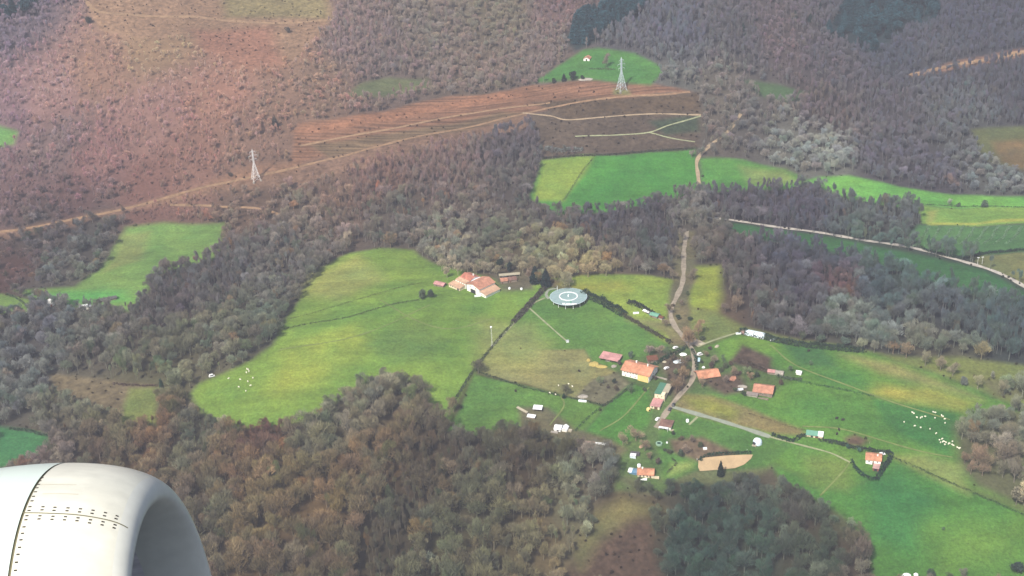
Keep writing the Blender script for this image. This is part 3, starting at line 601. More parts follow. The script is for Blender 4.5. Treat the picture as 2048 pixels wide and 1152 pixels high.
# ------------------------------------------------------------------ single trees and shrubs that stand apart
def ltint(c, k=KT): return lin(c)*k
DG, MG, TL = (38, 62, 52), (70, 96, 66), (34, 66, 66)
SINGLE = [ # kind, base point, height, widening, colour, label
 ('round_tree',(1378,694),17,1.05,(128,104,76),'tall brown leafless tree where the lane enters the hamlet'),
 ('round_tree',(1396,672),13,.9,(132,108,80),'brown leafless tree beside the lane bend above the hamlet'),
 ('round_tree',(1352,786),12,1.1,(112,92,70),'bare brown tree on the bank between farmhouse and lane'),
 ('round_tree',(1368,762),11,1.1,(116,96,70),'bare brown tree inside the lane bend opposite the orange barn'),
 ('round_tree',(1362,740),10,1,(104,88,70),'small bare tree behind the end of the big farmhouse'),
 ('round_tree',(1298,712),9,1.3,(116,104,94),'grey bare tree behind the pink roofed barn'),
 ('round_tree',(1320,706),7,1.3,(124,112,96),'low bare tree beside the hedge behind the farmhouse'),
 ('leafy_tree',(1262,718),6,.8,(110,140,110),'pale green bushy tree left of the bare grey tree behind the barn'),
 ('round_tree',(1272,882),11,1.3,(130,116,90),'wide buff leafless tree below the pink annex'),
 ('round_tree',(1290,902),10,1.1,(120,106,84),'buff leafless tree above the white greenhouse frame'),
 ('round_tree',(1246,890),9,1.2,(126,118,88),'olive buff leafless tree beside the white tarpaulin strip'),
 ('round_tree',(1372,908),8,1.2,(122,106,90),'pale brown shrubby tree left of the sand arena'),
 ('leafy_tree',(1360,914),6,.9,(90,110,84),'green bush beside the pale brown tree left of the arena'),
 ('conifer',(1441,952),12,.75,(36,56,46),'dark spiky conifer standing in front of the sand arena'),
 ('conifer',(1070,566),15,1.1,(32,58,56),'dark spruce behind the hedge end, left of its twin'),
 ('conifer',(1092,572),15,1.1,(30,56,56),'dark spruce closest to the antenna platform'),
 ('conifer',(326,790),14,.7,(50,86,62),'narrow dark green cypress at the brown field corner'),
 ('conifer',(1128,162),8,1.2,(44,60,50),'dark conifer in the middle of the hilltop row left of the far pylon'),
 ('bush',(1108,166),5,.8,(50,64,52),'dark bush at the left end of the hilltop row'),
 ('leafy_tree',(1146,160),9,1,(46,62,50),'dark leafy tree, tallest in the hilltop row'),
 ('bush',(1166,160),5,.8,(52,70,52),'dark bush at the right end of the hilltop row'),
 ('bush',(1013,168),6,.7,(60,70,58),'dark bush on the upper edge of the felled strip'),
 ('round_tree',(1212,136),16,.6,(112,100,90),'tall thin bare tree in the green field behind the far pylon'),
 ('leafy_tree',(846,598),8,1.1,(110,130,96),'grey green leafy tree left of the pink roofed hut'),
 ('leafy_tree',(860,596),7,1.1,(78,104,78),'dark olive bushy tree just below the pink roofed hut'),
 ('round_tree',(884,542),13,.9,(140,130,106),'pale leafless tree above the white farm, beside the meadow corner'),
 ('round_tree',(906,540),14,.8,(146,134,112),'pale slim leafless tree above the white farm'),
 ('round_tree',(935,545),12,.8,(134,122,104),'fawn leafless tree behind the red roof of the farm'),
 ('round_tree',(980,548),11,1,(128,120,98),'fawn leafless tree between the farm and the long canopy'),
 ('round_tree',(894,556),11,0.9,(140, 128, 104),'pale leafless tree just left of the red roofed farm wing'),
 ('round_tree',(916,551),12,0.9,(150, 138, 114),'pale leafless tree close behind the red roofed farm wing'),
 ('round_tree',(953,549),11,1,(134, 122, 98),'pale leafless tree behind the gap between the farm wings'),
 ('round_tree',(968,547),13,0.8,(142, 130, 108),'tall pale leafless tree behind the right farm wing'),
 ('round_tree',(993,551),10,1,(124, 116, 92),'olive grey leafless tree between farm and brick sheds'),
 ('round_tree',(1046,547),12,0.9,(136, 126, 98),'olive grey leafless tree at the right end of the long canopy'),
 ('round_tree',(1058,560),10,0.9,(122, 104, 88),'brown leafless tree left of the dark spruces'),
 ('round_tree',(1338,628),9,1,(108, 96, 76),'brown bare tree on the left verge of the lane, upper one'),
 ('round_tree',(1332,655),8,1,(112, 98, 80),'brown bare tree on the left verge of the lane near its bend'),
 ('round_tree',(1384,560),10,1,(104, 94, 78),'olive bare tree right of the lane beside the yellow green plot'),
 ('round_tree',(1346,560),11,0.9,(112, 100, 84),'grey bare tree on the left of the lane below the wood'),
 ('round_tree',(1352,520),12,0.9,(106, 96, 84),'grey bare tree on the left of the lane where it leaves the wood'),
 ('round_tree',(1386,500),12,0.9,(98, 90, 82),'grey bare tree on the right of the lane where it leaves the wood'),
 ('round_tree',(1364,482),12,0.8,(104, 96, 88),'grey bare tree standing over the top end of the lane'),
 ('round_tree',(1110,556),13,1.2,(146,134,96),'straw coloured leafless tree left in the row above the antenna'),
 ('round_tree',(1140,556),12,1.2,(150,134,98),'straw coloured leafless tree in the row above the antenna meadow'),
 ('round_tree',(1176,554),13,1.3,(146,128,94),'straw coloured leafless tree, largest in the row above the antenna meadow'),
 ('round_tree',(1212,552),13,1,(140,130,96),'straw coloured leafless tree at the right end of the row'),
 ('leafy_tree',(1000,540),10,.7,(46,70,56),'small dark evergreen in the trees behind the farm'),
 ('leafy_tree',(1020,545),9,.7,(42,66,60),'small dark evergreen above the long pale canopy'),
 ('leafy_tree',(1002,538),5,.7,(170,156,74),'small yellow flowering tree among the trees above the canopy'),
 ('bush',(126,612),7,.9,(46,76,56),'dark evergreen bush right of the white domed hut'),
 ('bush',(82,606),5,.8,(50,84,60),'dark evergreen bush left of the white domed hut'),
 ('bush',(856,1130),9,.75,(140,150,126),'pale grey green bush at the bottom edge of the wood'),
 ('leafy_tree',(903,1118),9,.7,(124,122,70),'olive yellow tree beside the pale grey green bush'),
 ('leafy_tree',(1662,336),11,1,(160,166,150),'whitish tree, rightmost of the pale row above the green strip'),
 ('leafy_tree',(1632,318),11,1,(158,164,150),'whitish tree, tallest of the pale row above the green strip'),
 ('leafy_tree',(1600,322),9,1.1,(150,156,140),'grey white tree in the middle of the pale row above the green strip'),
 ('leafy_tree',(1556,325),8,1.2,(146,138,120),'fawn white tree, leftmost of the pale row above the green strip'),
 ('leafy_tree',(1606,268),8,.8,(164,172,156),'lone whitish tree in the grey wood above the pale row'),
 ('leafy_tree',(2028,235),12,.9,(116,130,104),'grey green tree at the right edge beside the olive field'),
 ('round_tree',(1383,315),8,1.1,(122,112,104),'greyish bare tree beside the dirt track bend'),
 ('bush',(1968,414),6,.9,(96,120,96),'grey green bush on the fence line of the right hand fields'),
 ('bush',(1916,413),4,.8,(92,122,88),'small green bush on the fence line left of the bigger one'),
 ('round_tree',(1898,412),7,1.1,(130,140,120),'thin bare tree on the fence line of the right hand fields'),
 ('bush',(2034,1148),7,1,(62,84,74),'dark round shrub in the bottom right corner'),
 ('bush',(1863,1156),6,.8,(80,104,80),'grey green shrub at the bottom of the right meadow'),
 ('leafy_tree',(2032,1010),13,.9,(156,150,122),'pale cream flowering tree at the end of the right grove'),
 ('leafy_tree',(1886,868+194),3,.8,(110,150,100),'tiny round sapling alone in the lower right meadow'),
 ('round_tree',(1722,702),12,.9,(122,126,100),'bare tree on the green ribbon right of the grey bushes'),
 ('round_tree',(1748,706),12,.7,(112,112,96),'bare tree, second along the green ribbon'),
 ('round_tree',(1786,708),13,1,(124,102,76),'reddish brown bare tree on the green ribbon'),
 ('round_tree',(1812,716),12,1,(120,104,80),'reddish brown bare tree right of its neighbour on the green ribbon'),
 ('round_tree',(1850,732),12,.9,(116,112,88),'bare olive tree on the boundary below the grey wood'),
 ('round_tree',(1880,742),13,.9,(120,110,88),'bare tree, taller of the pair on the boundary below the grey wood'),
 ('round_tree',(1905,752),12,.9,(122,114,92),'bare tree, last in the boundary row below the grey wood'),
 ('leafy_tree',(1928,770),7,1,(134,144,132),'pale grey bush at the end of the boundary row'),
 ('round_tree',(1955,778),11,1,(128,126,92),'bare yellowish tree above the grove on the right'),
 ('round_tree',(2004,792),12,1,(116,112,86),'bare tree with dark trunk above the grove on the right'),
 ('leafy_tree',(1642,686),7,1.2,(104,124,102),'grey green bushy tree behind the right hand hedge'),
 ('leafy_tree',(1690,694),8,1.1,(106,128,112),'blue green bushy tree at the far end of the hedge'),
 ('leafy_tree',(1604,678),7,1.1,(110,122,96),'grey bushy tree right of the white tunnel'),
 ('leafy_tree',(1718,905),3.5,1.1,(84,136,112),'blue green bush beside the small orange house'),
 ('leafy_tree',(1695,898),3.5,1,(72,120,98),'blue green bush at the hedge gap, left of its like'),
 ('leafy_tree',(1450,738),5,1,(104,118,82),'olive bush in the garden right of the lane'),
 ('round_tree',(1470,752),8,1.2,(118,102,84),'bare brown tree in the garden above the ruined house'),
 ('round_tree',(1428,728),8,1.1,(120,112,90),'bare grey tree in the garden behind the orange barn'),
 ('round_tree',(1500,762),7,1.1,(126,106,82),'low bare tree behind the brown roofed house'),
 ('leafy_tree',(1620,730),4,1,(114,152,104),'small pale green tree in the meadow behind the white hut'),
 ('conifer',(1128,796),4,1.3,(44,76,54),'small dark conifer at the bottom edge of the beige paddock'),
 ('leafy_tree',(1228,768),4,1,(66,84,66),'dark bush on the grey brown plot'),
 ('bush',(1404,680),4,1,(96,110,76),'olive bush at the lane mouth'),
 ('conifer',(550,255),12,1.3,(96,86,76),'grey green conifer clump left of the felled strip'),
 ('bush',(462,352),4,1,(104,88,76),'dark bush left of the near pylon'),
 ('conifer',(148,448),6,.8,(76,72,66),'dark little conifer beside the firebreak track'),
 ('bush',(575,66),6,.9,(110,98,88),'dark bush on the bracken slope below the upper track'),
 ('bush',(178,46),8,.8,(104,98,86),'dark bush above the bracken slope at the top left'),
]
for kd, p, h, wd, c, lab in SINGLE: tree(kd, g1(*p), h, wd, ltint(c, KT if kd in ('round_tree', 'pole_tree') else .62), lab, 'shrub' if kd == 'bush' else 'tree')
GARDEN = [(1262,742),(1240,730),(1304,700),(1334,712),(1348,722),(1340,758),(1352,752),(1348,772),(1338,780),(1376,724),(1377,742),(1404,726),(1412,714),(1424,736),(1440,742),(1446,724),(1462,730),(1478,748),(1494,752),(1512,756),(1432,772),(1452,768),(1470,784),(1488,790),(1404,776),(1310,760),(1290,782),(1262,788),(1232,782),(1216,776),(1200,770),(1345,870),(1362,880),(1385,885),(1400,896),(1330,902),(1300,920),(1316,930),(1340,905),(1580,744),(1560,770),(1420,700),(1380,672),(1356,640),(1345,612),(1362,612),(1374,590),(1380,640)]
for i, p in enumerate(GARDEN):
    br = i % 3 == 0; c = ((118,104,82), (78,98,66), (98,112,76), (110,96,84))[(i*7) % 4]
    tree('round_tree' if br else 'leafy_tree' if i % 3 == 1 else 'bush', g1(*p), (6.5 if br else 4 if i % 3 == 1 else 2.6)*random.uniform(.8, 1.25), random.uniform(.9, 1.3), ltint(c, 1.5 if br else .6), ('small bare tree' if br else 'small leafy garden tree' if i % 3 == 1 else 'low garden shrub')+' among the houses of the hamlet', 'tree' if i % 3 < 2 else 'shrub', ('bare trees', 'leafy trees', 'shrubs')[i % 3]+' among the houses', name='garden_shrub' if i % 3 == 2 else 'garden_tree')
# dark conifer stands on the upper slopes
cn = 0
for poly, cnt, lab, grp in (([(1130,75),(1180,30),(1230,0),(1300,-10),(1280,30),(1200,75),(1150,100)], 110, 'dark blue green conifer in the stand above the hilltop field', 'conifers above the hilltop field'),
                            ([(1655,68),(1692,12),(1740,-12),(1875,-12),(1876,38),(1798,64),(1750,112),(1718,94)], 140, 'dark teal conifer in the stand at the upper right', 'conifers at the upper right'),
                            ([(-10,-10),(90,-10),(40,45),(-10,70)], 14, 'dark conifer in the top left corner', 'conifers in the top left corner')):
    P = gl(poly)[:, :2]; k = 0
    while k < cnt:
        q = np.array([[random.uniform(P[:, 0].min(), P[:, 0].max()), random.uniform(P[:, 1].min(), P[:, 1].max())]])
        if inside_w(q, P, .5)[0] < .5: continue
        tree('conifer' if random.random() < .6 else 'leafy_tree', (q[0, 0], q[0, 1], float(H(*q[0]))), random.uniform(11, 18), random.uniform(.9, 1.35), ltint((38, 74, 84), .85)*random.uniform(.7, 1.4), lab, 'tree', grp, name='conifer_tree'); k += 1
for p, s in (((1486,62),9),((1510,40),9),((1590,40),11),((1620,44),10),((1490,82),9),((1712,272),8),((1928,268),10),((1640,20),9)):
    tree('conifer', g1(*p), s, 1.1, ltint((52, 80, 78), .5), 'single dark conifer scattered in the upper right woods', 'tree', 'scattered conifers in the upper right woods')

# ------------------------------------------------------------------ hedges
def hedge(pts, w, h, c, label, dens=1.0, name='hedge'):
    P = smooth_line(gl(pts), 1.0); rng = np.random.default_rng(len(label)*7+len(pts)); n = int(len(P)*w*6*dens+60); k = rng.integers(0, len(P), n)
    hh = h*(.75+.35*np.sin(k*.55+w)*np.sin(k*.19+1)); t = rng.uniform(0, math.pi, n); rr = rng.uniform(.75, 1.05, n)
    T = np.gradient(P[:, :2], axis=0); T /= np.linalg.norm(T, axis=1)[:, None]+1e-9; Nn = np.stack([-T[:, 1], T[:, 0]], 1)
    xy = P[k, :2]+Nn[k]*(np.cos(t)*rr*w/2)[:, None]+T[k]*rng.uniform(-.7, .7, n)[:, None]; z = H(xy[:, 0], xy[:, 1])+np.sin(t)*rr*hh
    p = np.stack([xy[:, 0], xy[:, 1], z], 1); o0 = P[len(P)//2]
    V = ((p-o0)[:, None]+rng.normal(size=(n, 3, 3))*min(.5, .3*h)).reshape(-1, 3)
    me = _tris_mesh(name, V, M_LEAF); o = bpy.data.objects.new(name, me); COL.objects.link(o); o.location = o0; o['tint'] = [float(v) for v in lin(c)*.62]
    return tag(o, label, 'hedge')
HEDGES = [
 ([(1166,588),(1205,606),(1248,630)],6.5,5,(44,74,52),'tall dark green hedge running right from the antenna platform'),
 ([(1248,632),(1292,657),(1342,686)],3,2,(86,84,62),'brownish hedge continuing down to the lane mouth'),
 ([(1092,574),(1066,602),(1046,624),(1026,646)],4.5,3,(84,80,70),'grey brown hedge between the white farm and the antenna field'),
 ([(1024,648),(986,692),(946,744),(898,818)],2,1.4,(74,92,60),'thin dark hedge down the left side of the beige paddock'),
 ([(952,742),(1040,772),(1120,792),(1170,802),(1206,812)],1.6,1.1,(62,86,56),'thin dark hedge along the bottom of the beige paddock'),
 ([(1206,812),(1236,794),(1266,768)],2,1.2,(70,84,62),'low hedge up the right side of the grey brown plot'),
 ([(1206,812),(1180,832),(1150,862)],1.6,1,(60,100,54),'thin hedge between the two small lower fields'),
 ([(578,638),(640,622),(720,598),(800,575),(842,566)],1.3,.8,(110,124,62),'thin upper hedge line across the left meadow'),
 ([(556,662),(606,650),(680,638),(720,628),(780,610),(838,600)],1.6,1.0,(84,106,56),'thin lower hedge line across the left meadow'),
 ([(1702,922),(1716,942),(1738,958),(1752,958)],2.2,1.8,(42,84,62),'dark clipped hedge along the lower left of the small orange house'),
 ([(1752,960),(1768,936),(1782,914),(1776,904)],3,2.4,(36,70,56),'dark clipped hedge along the right of the small orange house'),
 ([(1545,870),(1568,878),(1588,882),(1602,872),(1616,872)],2.6,2,(46,74,54),'dark hedge from the track end to the green shed'),
 ([(1640,880),(1680,888),(1720,898),(1776,906)],2.8,1.8,(56,78,58),'dark hedge from the green shed to the small orange house'),
 ([(1784,914),(1836,936),(1880,957),(1960,992),(2060,1036)],1.6,1,(64,98,56),'low dark boundary hedge between the two lower right meadows'),
 ([(1572,757),(1640,771),(1745,793)],1.6,1,(60,110,62),'thin hedge across the right meadow beyond the brown roofed house'),
 ([(1848,500),(1890,512),(1932,516),(1980,506),(2060,500)],3,2.4,(40,70,54),'dark hedge below the scrubby field on the right'),
 ([(1800,408),(1880,411),(2060,415)],1.6,1.0,(70,96,64),'thin hedge between the two bright right hand fields'),
 ([(1480,664),(1530,676),(1600,690),(1680,698),(1724,702)],6,3.6,(56,82,60),'thick dark hedge behind the white tunnel'),
 ([(1085,318),(1190,311),(1300,303),(1394,297)],2.2,1.5,(74,74,58),'dark hedge along the top of the middle green field'),
 ([(1190,312),(1160,350),(1126,402)],1.4,.9,(100,120,66),'thin hedge dividing the middle green field'),
 ([(1256,604),(1282,614),(1306,630)],4.5,3,(50,62,52),'dark clump of hedge beside the green roofed shed'),
 ([(0,627),(62,627)],1.6,1.2,(70,96,66),'dark hedge at the far left field edge'),
 ([(60,622),(44,604),(14,588)],1.6,1.2,(80,104,70),'thin hedge above the far left field'),
 ([(20,858),(56,862),(94,872)],2,1.5,(66,100,70),'dark hedge across the green field above the engine'),
 ([(226,768),(270,771),(316,772)],1.8,1.3,(96,72,62),'brown hedge below the wood at the left'),
 ([(1302,732),(1340,712),(1372,696)],3.2,2,(52,84,56),'dark hedge along the drive behind the farmhouse'),
 ([(1384,700),(1392,718),(1394,740)],2,1.6,(44,80,56),'clipped dark hedge along the lane in the hamlet'),
 ([(1478,722),(1508,732),(1540,746)],3.5,2,(98,84,70),'brown hedge above the brown roofed house'),
 ([(1320,775),(1310,790)],1.6,1.2,(70,96,60),'short hedge beside the green roofed house'),
 ([(1555,752),(1580,758),(1602,760)],2.4,1.6,(84,104,76),'grey green hedge by the white hut'),
 ([(1500,828),(1550,844),(1610,862)],1.2,.7,(110,100,62),'low brown bank hedge below the ruined house'),
 ([(1180,138),(1230,139)],1.6,1,(86,74,56),'dark brown bank in the hilltop field'),
 ([(1090,298),(1120,302),(1165,300)],5,3.5,(128,134,128),'grey scrub row at the lower left of the felled slope'),
 ([(1335,945),(1352,928),(1345,918)],1.4,1,(84,84,66),'short hedge beside the orange roofed cottage'),
 ([(1400,922),(1412,912),(1450,908),(1500,906)],2.4,1.4,(44,80,58),'dark hedge along the back of the sand arena'),
]
for a in HEDGES: hedge(*a)

# ------------------------------------------------------------------ buildings
def tiles(name, rgb, var=.22):
    new = name not in _mats; m = mat(name, rgb, .85, var, .5)
    if new:
        nt = m.node_tree; bs = nt.nodes['Principled BSDF']; old = bs.inputs['Base Color'].links[0].from_socket
        nt.links.new(noise_mul(nt, noise_mul(nt, old, .22, .18, detail=6), 1.4, .16, detail=4, stretch=(0, (3.0, .5, 1))), bs.inputs['Base Color'])
    return m
T_OR = tiles('orange_tiles', (255, 172, 128)); T_RED = tiles('red_tiles', (238, 146, 118)); T_TERRA = tiles('terracotta_tiles', (240, 164, 130)); T_TAN = tiles('tan_sheet_roof', (250, 200, 160), .15)
T_PINK = tiles('pink_sheet_roof', (244, 172, 166), .12); T_BROWN = tiles('brown_tiles', (168, 124, 108)); T_PALEPINK = tiles('pale_pink_roof', (240, 190, 180), .1)
W_WHITE = mat('white_render', base=(.86, .84, .77), var=.06); W_CREAM = mat('cream_render', base=(.72, .62, .44), var=.1); W_STONE = mat('stone_wall', (176, 158, 138), .95, .25, .8)
W_YEL = mat('yellow_render', base=(.74, .56, .22), var=.12); P_GREEN = mat('green_sheet', (96, 168, 132), .5, .12); P_AQUA = mat('pale_green_sheet', (140, 214, 180), .5, .1)
P_WHITE = mat('white_sheet', base=(.80, .82, .82), var=.05, rough=.5); P_BLUE = mat('blue_tarpaulin', (120, 176, 214), .5, .12); P_PALEBLUE = mat('pale_blue_film', base=(.62, .74, .80), var=.06, rough=.35)
D_DARK = mat('dark_opening', base=(.03, .03, .035), var=.1); D_GLASS = mat('window_glass', base=(.05, .06, .075), var=.05, rough=.15); D_WOOD = mat('brown_door', base=(.12, .07, .04)); G_METAL = mat('grey_metal', base=(.42, .44, .45), var=.1, rough=.45)
D_GREY = mat('dark_grey_roof', (112, 108, 112)); D_SAND = mat('yellow_sand', (232, 206, 110), 1, .2); P_CREAM = mat('cream_sheet', (226, 214, 180), .6, .1); B_RUST = mat('rusty_brown', (150, 92, 66)); S_PALE = mat('pale_stone', (206, 196, 180), .95, .25, .7)
def fr(FL, FRp, label, name, cat, dz=0.0):
    """frame of a building: origin at the front left base, x along the front, y away"""
    a, b = g1(*FL), g1(*FRp); d = b-a; o = empty(name, (a.x, a.y, min(a.z, b.z)+dz), math.atan2(d.y, d.x), label, cat); return o, math.hypot(d.x, d.y)
def walls(par, x0, y0, x1, y1, h, m, gable=None, rise=0, z0=-2.5, name='wall'):
    mb = MB()
    if gable is None: mb.box(x0, y0, z0, x1, y1, h)
    elif gable == 'x': ym = (y0+y1)/2; mb.extrude([(y0, z0), (y1, z0), (y1, h), (ym, h+rise), (y0, h)], 'x', x0, x1)
    elif gable == 'y': xm = (x0+x1)/2; mb.extrude([(x0, z0), (x1, z0), (x1, h), (xm, h+rise), (x0, h)], 'y', y0, y1)
    elif gable == 'lean': mb.extrude([(y0, z0), (y1, z0), (y1, h+rise), (y0, h)], 'x', x0, x1)
    return mb.build(name, m, par)
def roof(par, x0, y0, x1, y1, h, rise, kind, m, o=.55, t=.22, name='roof'):
    mb = MB()
    if kind in 'xy':
        a0, a1, u0, u1 = (x0, x1, y0, y1) if kind == 'x' else (y0, y1, x0, x1); um = (u0+u1)/2; s = rise/(um-u0); e = .03
        mb.extrude([(u0-o, h-o*s+e), (um, h+rise+e), (u1+o, h-o*s+e), (u1+o, h-o*s+t+e), (um, h+rise+t+e), (u0-o, h-o*s+t+e)], kind, a0-o, a1+o)
    elif kind == 'lean':
        s = rise/(y1-y0); mb.extrude([(y0-o, h-o*s+.03), (y1, h+rise+.03), (y1, h+rise+t), (y0-o, h-o*s+t)], 'x', x0-o*.7, x1+o*.7)
    elif kind == 'leanx':
        s = rise/(x1-x0); mb.extrude([(x1+o, h-o*s+.03), (x0, h+rise+.03), (x0, h+rise+t), (x1+o, h-o*s+t)], 'y', y0-o*.7, y1+o*.7)
    elif kind == 'flat': mb.box(x0-o, y0-o, h+.02, x1+o, y1+o, h+t+.05)
    elif kind == 'hip':
        w = min(x1-x0, y1-y0)/2; e = o
        if x1-x0 >= y1-y0: a, b = (x0+w, (y0+y1)/2), (x1-w, (y0+y1)/2)
        else: a, b = ((x0+x1)/2, y0+w), ((x0+x1)/2, y1-w)
        z = h-.1; v = [(x0-e, y0-e, z), (x1+e, y0-e, z), (x1+e, y1+e, z), (x0-e, y1+e, z), (*a, h+rise), (*b, h+rise)]
        f = [(0, 1, 5, 4), (2, 3, 4, 5), (1, 2, 5), (3, 0, 4), (3, 2, 1, 0)] if x1-x0 >= y1-y0 else [(0, 1, 4), (1, 2, 5, 4), (2, 3, 5), (3, 0, 4, 5), (3, 2, 1, 0)]
        mb.add(v, f)
    elif kind == 'arc':
        n = 10; ym = (y0+y1)/2; r = (y1-y0)/2
        pr = [(ym-r*math.cos(math.pi*i/n), h+rise*math.sin(math.pi*i/n)) for i in range(n+1)]
        mb.extrude([(y0, h-.02)]+pr+[(y1, h-.02)], 'x', x0-o*.3, x1+o*.3)
    return mb.build(name, m, par)
def wins(par, n, x0, x1, y, z, w=1.1, h=1.3, m=None, side='front', name='window'):
    for i in range(n):
        c = x0+(x1-x0)*(i+.5)/n; mb = MB()
        if side == 'front': mb.box(c-w/2, y-.07, z, c+w/2, y+.12, z+h)
        else: mb.box(y-.12, c-w/2, z, y+.07, c+w/2, z+h)
        f = mb.build(name, W_CREAM if name == 'window' else (m or D_WOOD), par)
        if name == 'window':
            q = MB()
            if side == 'front': q.box(c-w/2+.12, y-.10, z+.12, c+w/2-.12, y-.071, z+h-.12)
            else: q.box(y+.071, c-w/2+.12, z+.12, y+.10, c+w/2-.12, z+h-.12)
            q.build('pane', D_GLASS, f)
def door(par, x0, x1, y, h, m=None, side='front'):
    mb = MB()
    (mb.box(x0, y-.08, -.3, x1, y+.1, h) if side == 'front' else mb.box(y-.1, x0, -.3, y+.08, x1, h)); mb.build('door', m or D_WOOD, par)
def chimney(roof_o, x, y, z, h=1.4, w=.8):
    mb = MB().box(x-w/2, y-w/2, z-1.2, x+w/2, y+w/2, z+h).box(x-w/2-.1, y-w/2-.1, z+h, x+w/2+.1, y+w/2+.1, z+h+.15); mb.build('chimney', W_WHITE, roof_o)

# white farm with two wings
o, L = fr((934, 581), (959, 592), 'large white farm of two barn like wings with orange roofs beside the trees', 'farm_building', 'farm building')
D = 17; walls(o, 0, 0, L, D, 5.8, W_WHITE, 'y', 2.2); roof(o, 0, 0, L, D, 5.8, 2.2, 'y', T_TERRA, .5)
walls(o, L+.0, .8, L+6.5, D-1, 2.6, W_WHITE, name='side_wall'); roof(o, L, .8, L+6.5, D-1, 2.6, 1.5, 'leanx', T_TAN, .6, name='side_roof')
door(o, L*.3, L*.7, 0, 3.4, D_DARK); wins(o, 2, 1, L-1, 0, 4.6, 1.0, 1.0); wins(o, 3, L+.6, L+6, .8, 1, .9, 1.0)
walls(o, -13.5, 5.5, -2.6, 16, 5.3, W_WHITE, 'x', 2.0); rf = roof(o, -13.5, 5.5, -2.6, 16, 5.3, 2.0, 'x', T_RED, .6)
chimney(rf, -5, 12, 7.0)
walls(o, -2.6, 7, 0, 16, 5.2, W_WHITE, name='link_wall'); roof(o, -2.6, 7, 0, 16, 5.2, .2, 'flat', P_WHITE, .05, name='link_roof')
walls(o, -14.6, 1.2, -2.8, 5.5, 4.4, W_WHITE, 'lean', .9, name='front_wall'); roof(o, -14.6, 1.2, -2.8, 5.5, 4.4, .9, 'lean', T_TAN, .3, name='front_roof')
walls(o, -16.4, -4.6, -3.6, 1.2, 2.1, W_CREAM, 'lean', .8, name='lower_wall'); roof(o, -16.4, -4.6, -3.6, 1.2, 2.1, .8, 'lean', T_TAN, .5, name='lower_roof')
door(o, -6.4, -4.4, -4.6, 1.9, D_DARK); wins(o, 3, -16, -7.4, -4.6, .7, 1.1, .9); wins(o, 4, -14, -3.4, 1.2, 3.2, 1.0, .8)
# big farmhouse
o, L = fr((1244, 751), (1298, 765), 'big white farmhouse with a wide weathered orange gable roof in the hamlet', 'farmhouse', 'farmhouse')
D = 14.5; walls(o, 0, 0, L, D, 5.4, W_WHITE, 'x', 3.0); rf = roof(o, 0, 0, L, D, 5.4, 3.0, 'x', T_OR, .9); chimney(rf, L*.35, D*.6, 8.2); chimney(rf, L*.8, D*.5, 8.5)
MB().box(L*.60, -.9, -2, L*.98, -.01, 4.5).build('porch', W_YEL, o); wins(o, 5, .8, L*.58, 0, 3.5, .7, .9); wins(o, 3, .8, L*.58, 0, .9, .8, 1.0); wins(o, 3, 1, D-1, L, 3.2, .7, .9, side='right'); door(o, 5.8, 7.2, L, 2.3, D_WOOD, 'right')
MB().box(L+.6, 7.5, -2, L+10.5, 8.0, 1.6).build('yard_wall', S_PALE, o)
# others
o, L = fr((1199, 722), (1236, 729), 'open barn with a pink sheet roof beside the beige paddock', 'barn', 'barn')
walls(o, 4, 3.5, L, 8, 2.6, W_STONE); roof(o, 0, 0, L, 8, 2.8, 1.2, 'lean', T_PINK, .5)
for i in range(4): MB().tube((.4+i*(L-.8)/3, .3, -1), (.4+i*(L-.8)/3, .3, 2.75), .13).build('post', W_STONE, o)
MB().box(4.4, 1, -1, 7.4, 2.6, 1.7).build('stacked_bales', S_PALE, o)
o, L = fr((1296, 727), (1316, 724), 'low shed with rust red roof tucked behind the big farmhouse', 'shed', 'shed')
walls(o, 0, 0, L, 5, 2.4, W_STONE); roof(o, 0, 0, L, 5, 2.4, 1, 'lean', B_RUST, .4); door(o, 1, 2, 0, 2)
o, L = fr((1399, 763), (1439, 753), 'stone barn with a bright orange roof right of the lane', 'barn', 'barn')
walls(o, 0, 0, L, 10.5, 2.4, W_STONE, 'x', 2.4); roof(o, 0, 0, L, 10.5, 2.4, 2.4, 'x', T_OR, .8); door(o, 5, 7, 0, 2.1); wins(o, 2, 8, L-1, 0, .9, .9, .9)
o, L = fr((1506, 789), (1544, 796), 'stone house with a sagging brown tile roof and ruined annex', 'house', 'house')
walls(o, 0, 0, L, 11, 3.4, W_STONE, 'x', 2.6); roof(o, 0, 0, L, 11, 3.4, 2.6, 'x', T_TERRA, .5); door(o, 4.2, 6.6, L, 3.2, D_DARK, 'right'); wins(o, 3, 1.5, L-1, 0, 1.4); wins(o, 1, 7.2, 10, L, 2, .9, .9, side='right')
walls(o, -4.2, -2.6, 3.4, 0, 1.9, S_PALE, 'lean', .9, name='annex_wall'); roof(o, -4.2, -2.6, 3.4, 0, 1.9, .9, 'lean', mat('grey_tiles', (170, 156, 146)), .3, name='annex_roof'); MB().box(4, -3.2, -1, 11, -2.8, 1.1).build('yard_wall', W_STONE, o)
o, L = fr((1309, 799), (1329, 803), 'cream house with a flat roof half green and half cream', 'house', 'house')
walls(o, 0, 0, L, 15, 5.2, W_CREAM); MB().box(-.3, -.3, 5.22, L*.62, 15.2, 5.5).build('roof', P_GREEN, o); MB().box(L*.62+.01, 3.5, 5.22, L+1.6, 15.2, 5.45).build('roof_terrace', P_CREAM, o); wins(o, 2, .6, L-.6, 0, 3.0, .8, 1.0); wins(o, 3, 2, 14, L, 2.9, .8, 1, side='right'); door(o, 2.6, 3.7, 0, 2.1)
o, L = fr((1300, 816), (1319, 820), 'low annex with a flat pink roof below the cream house', 'outbuilding', 'outbuilding')
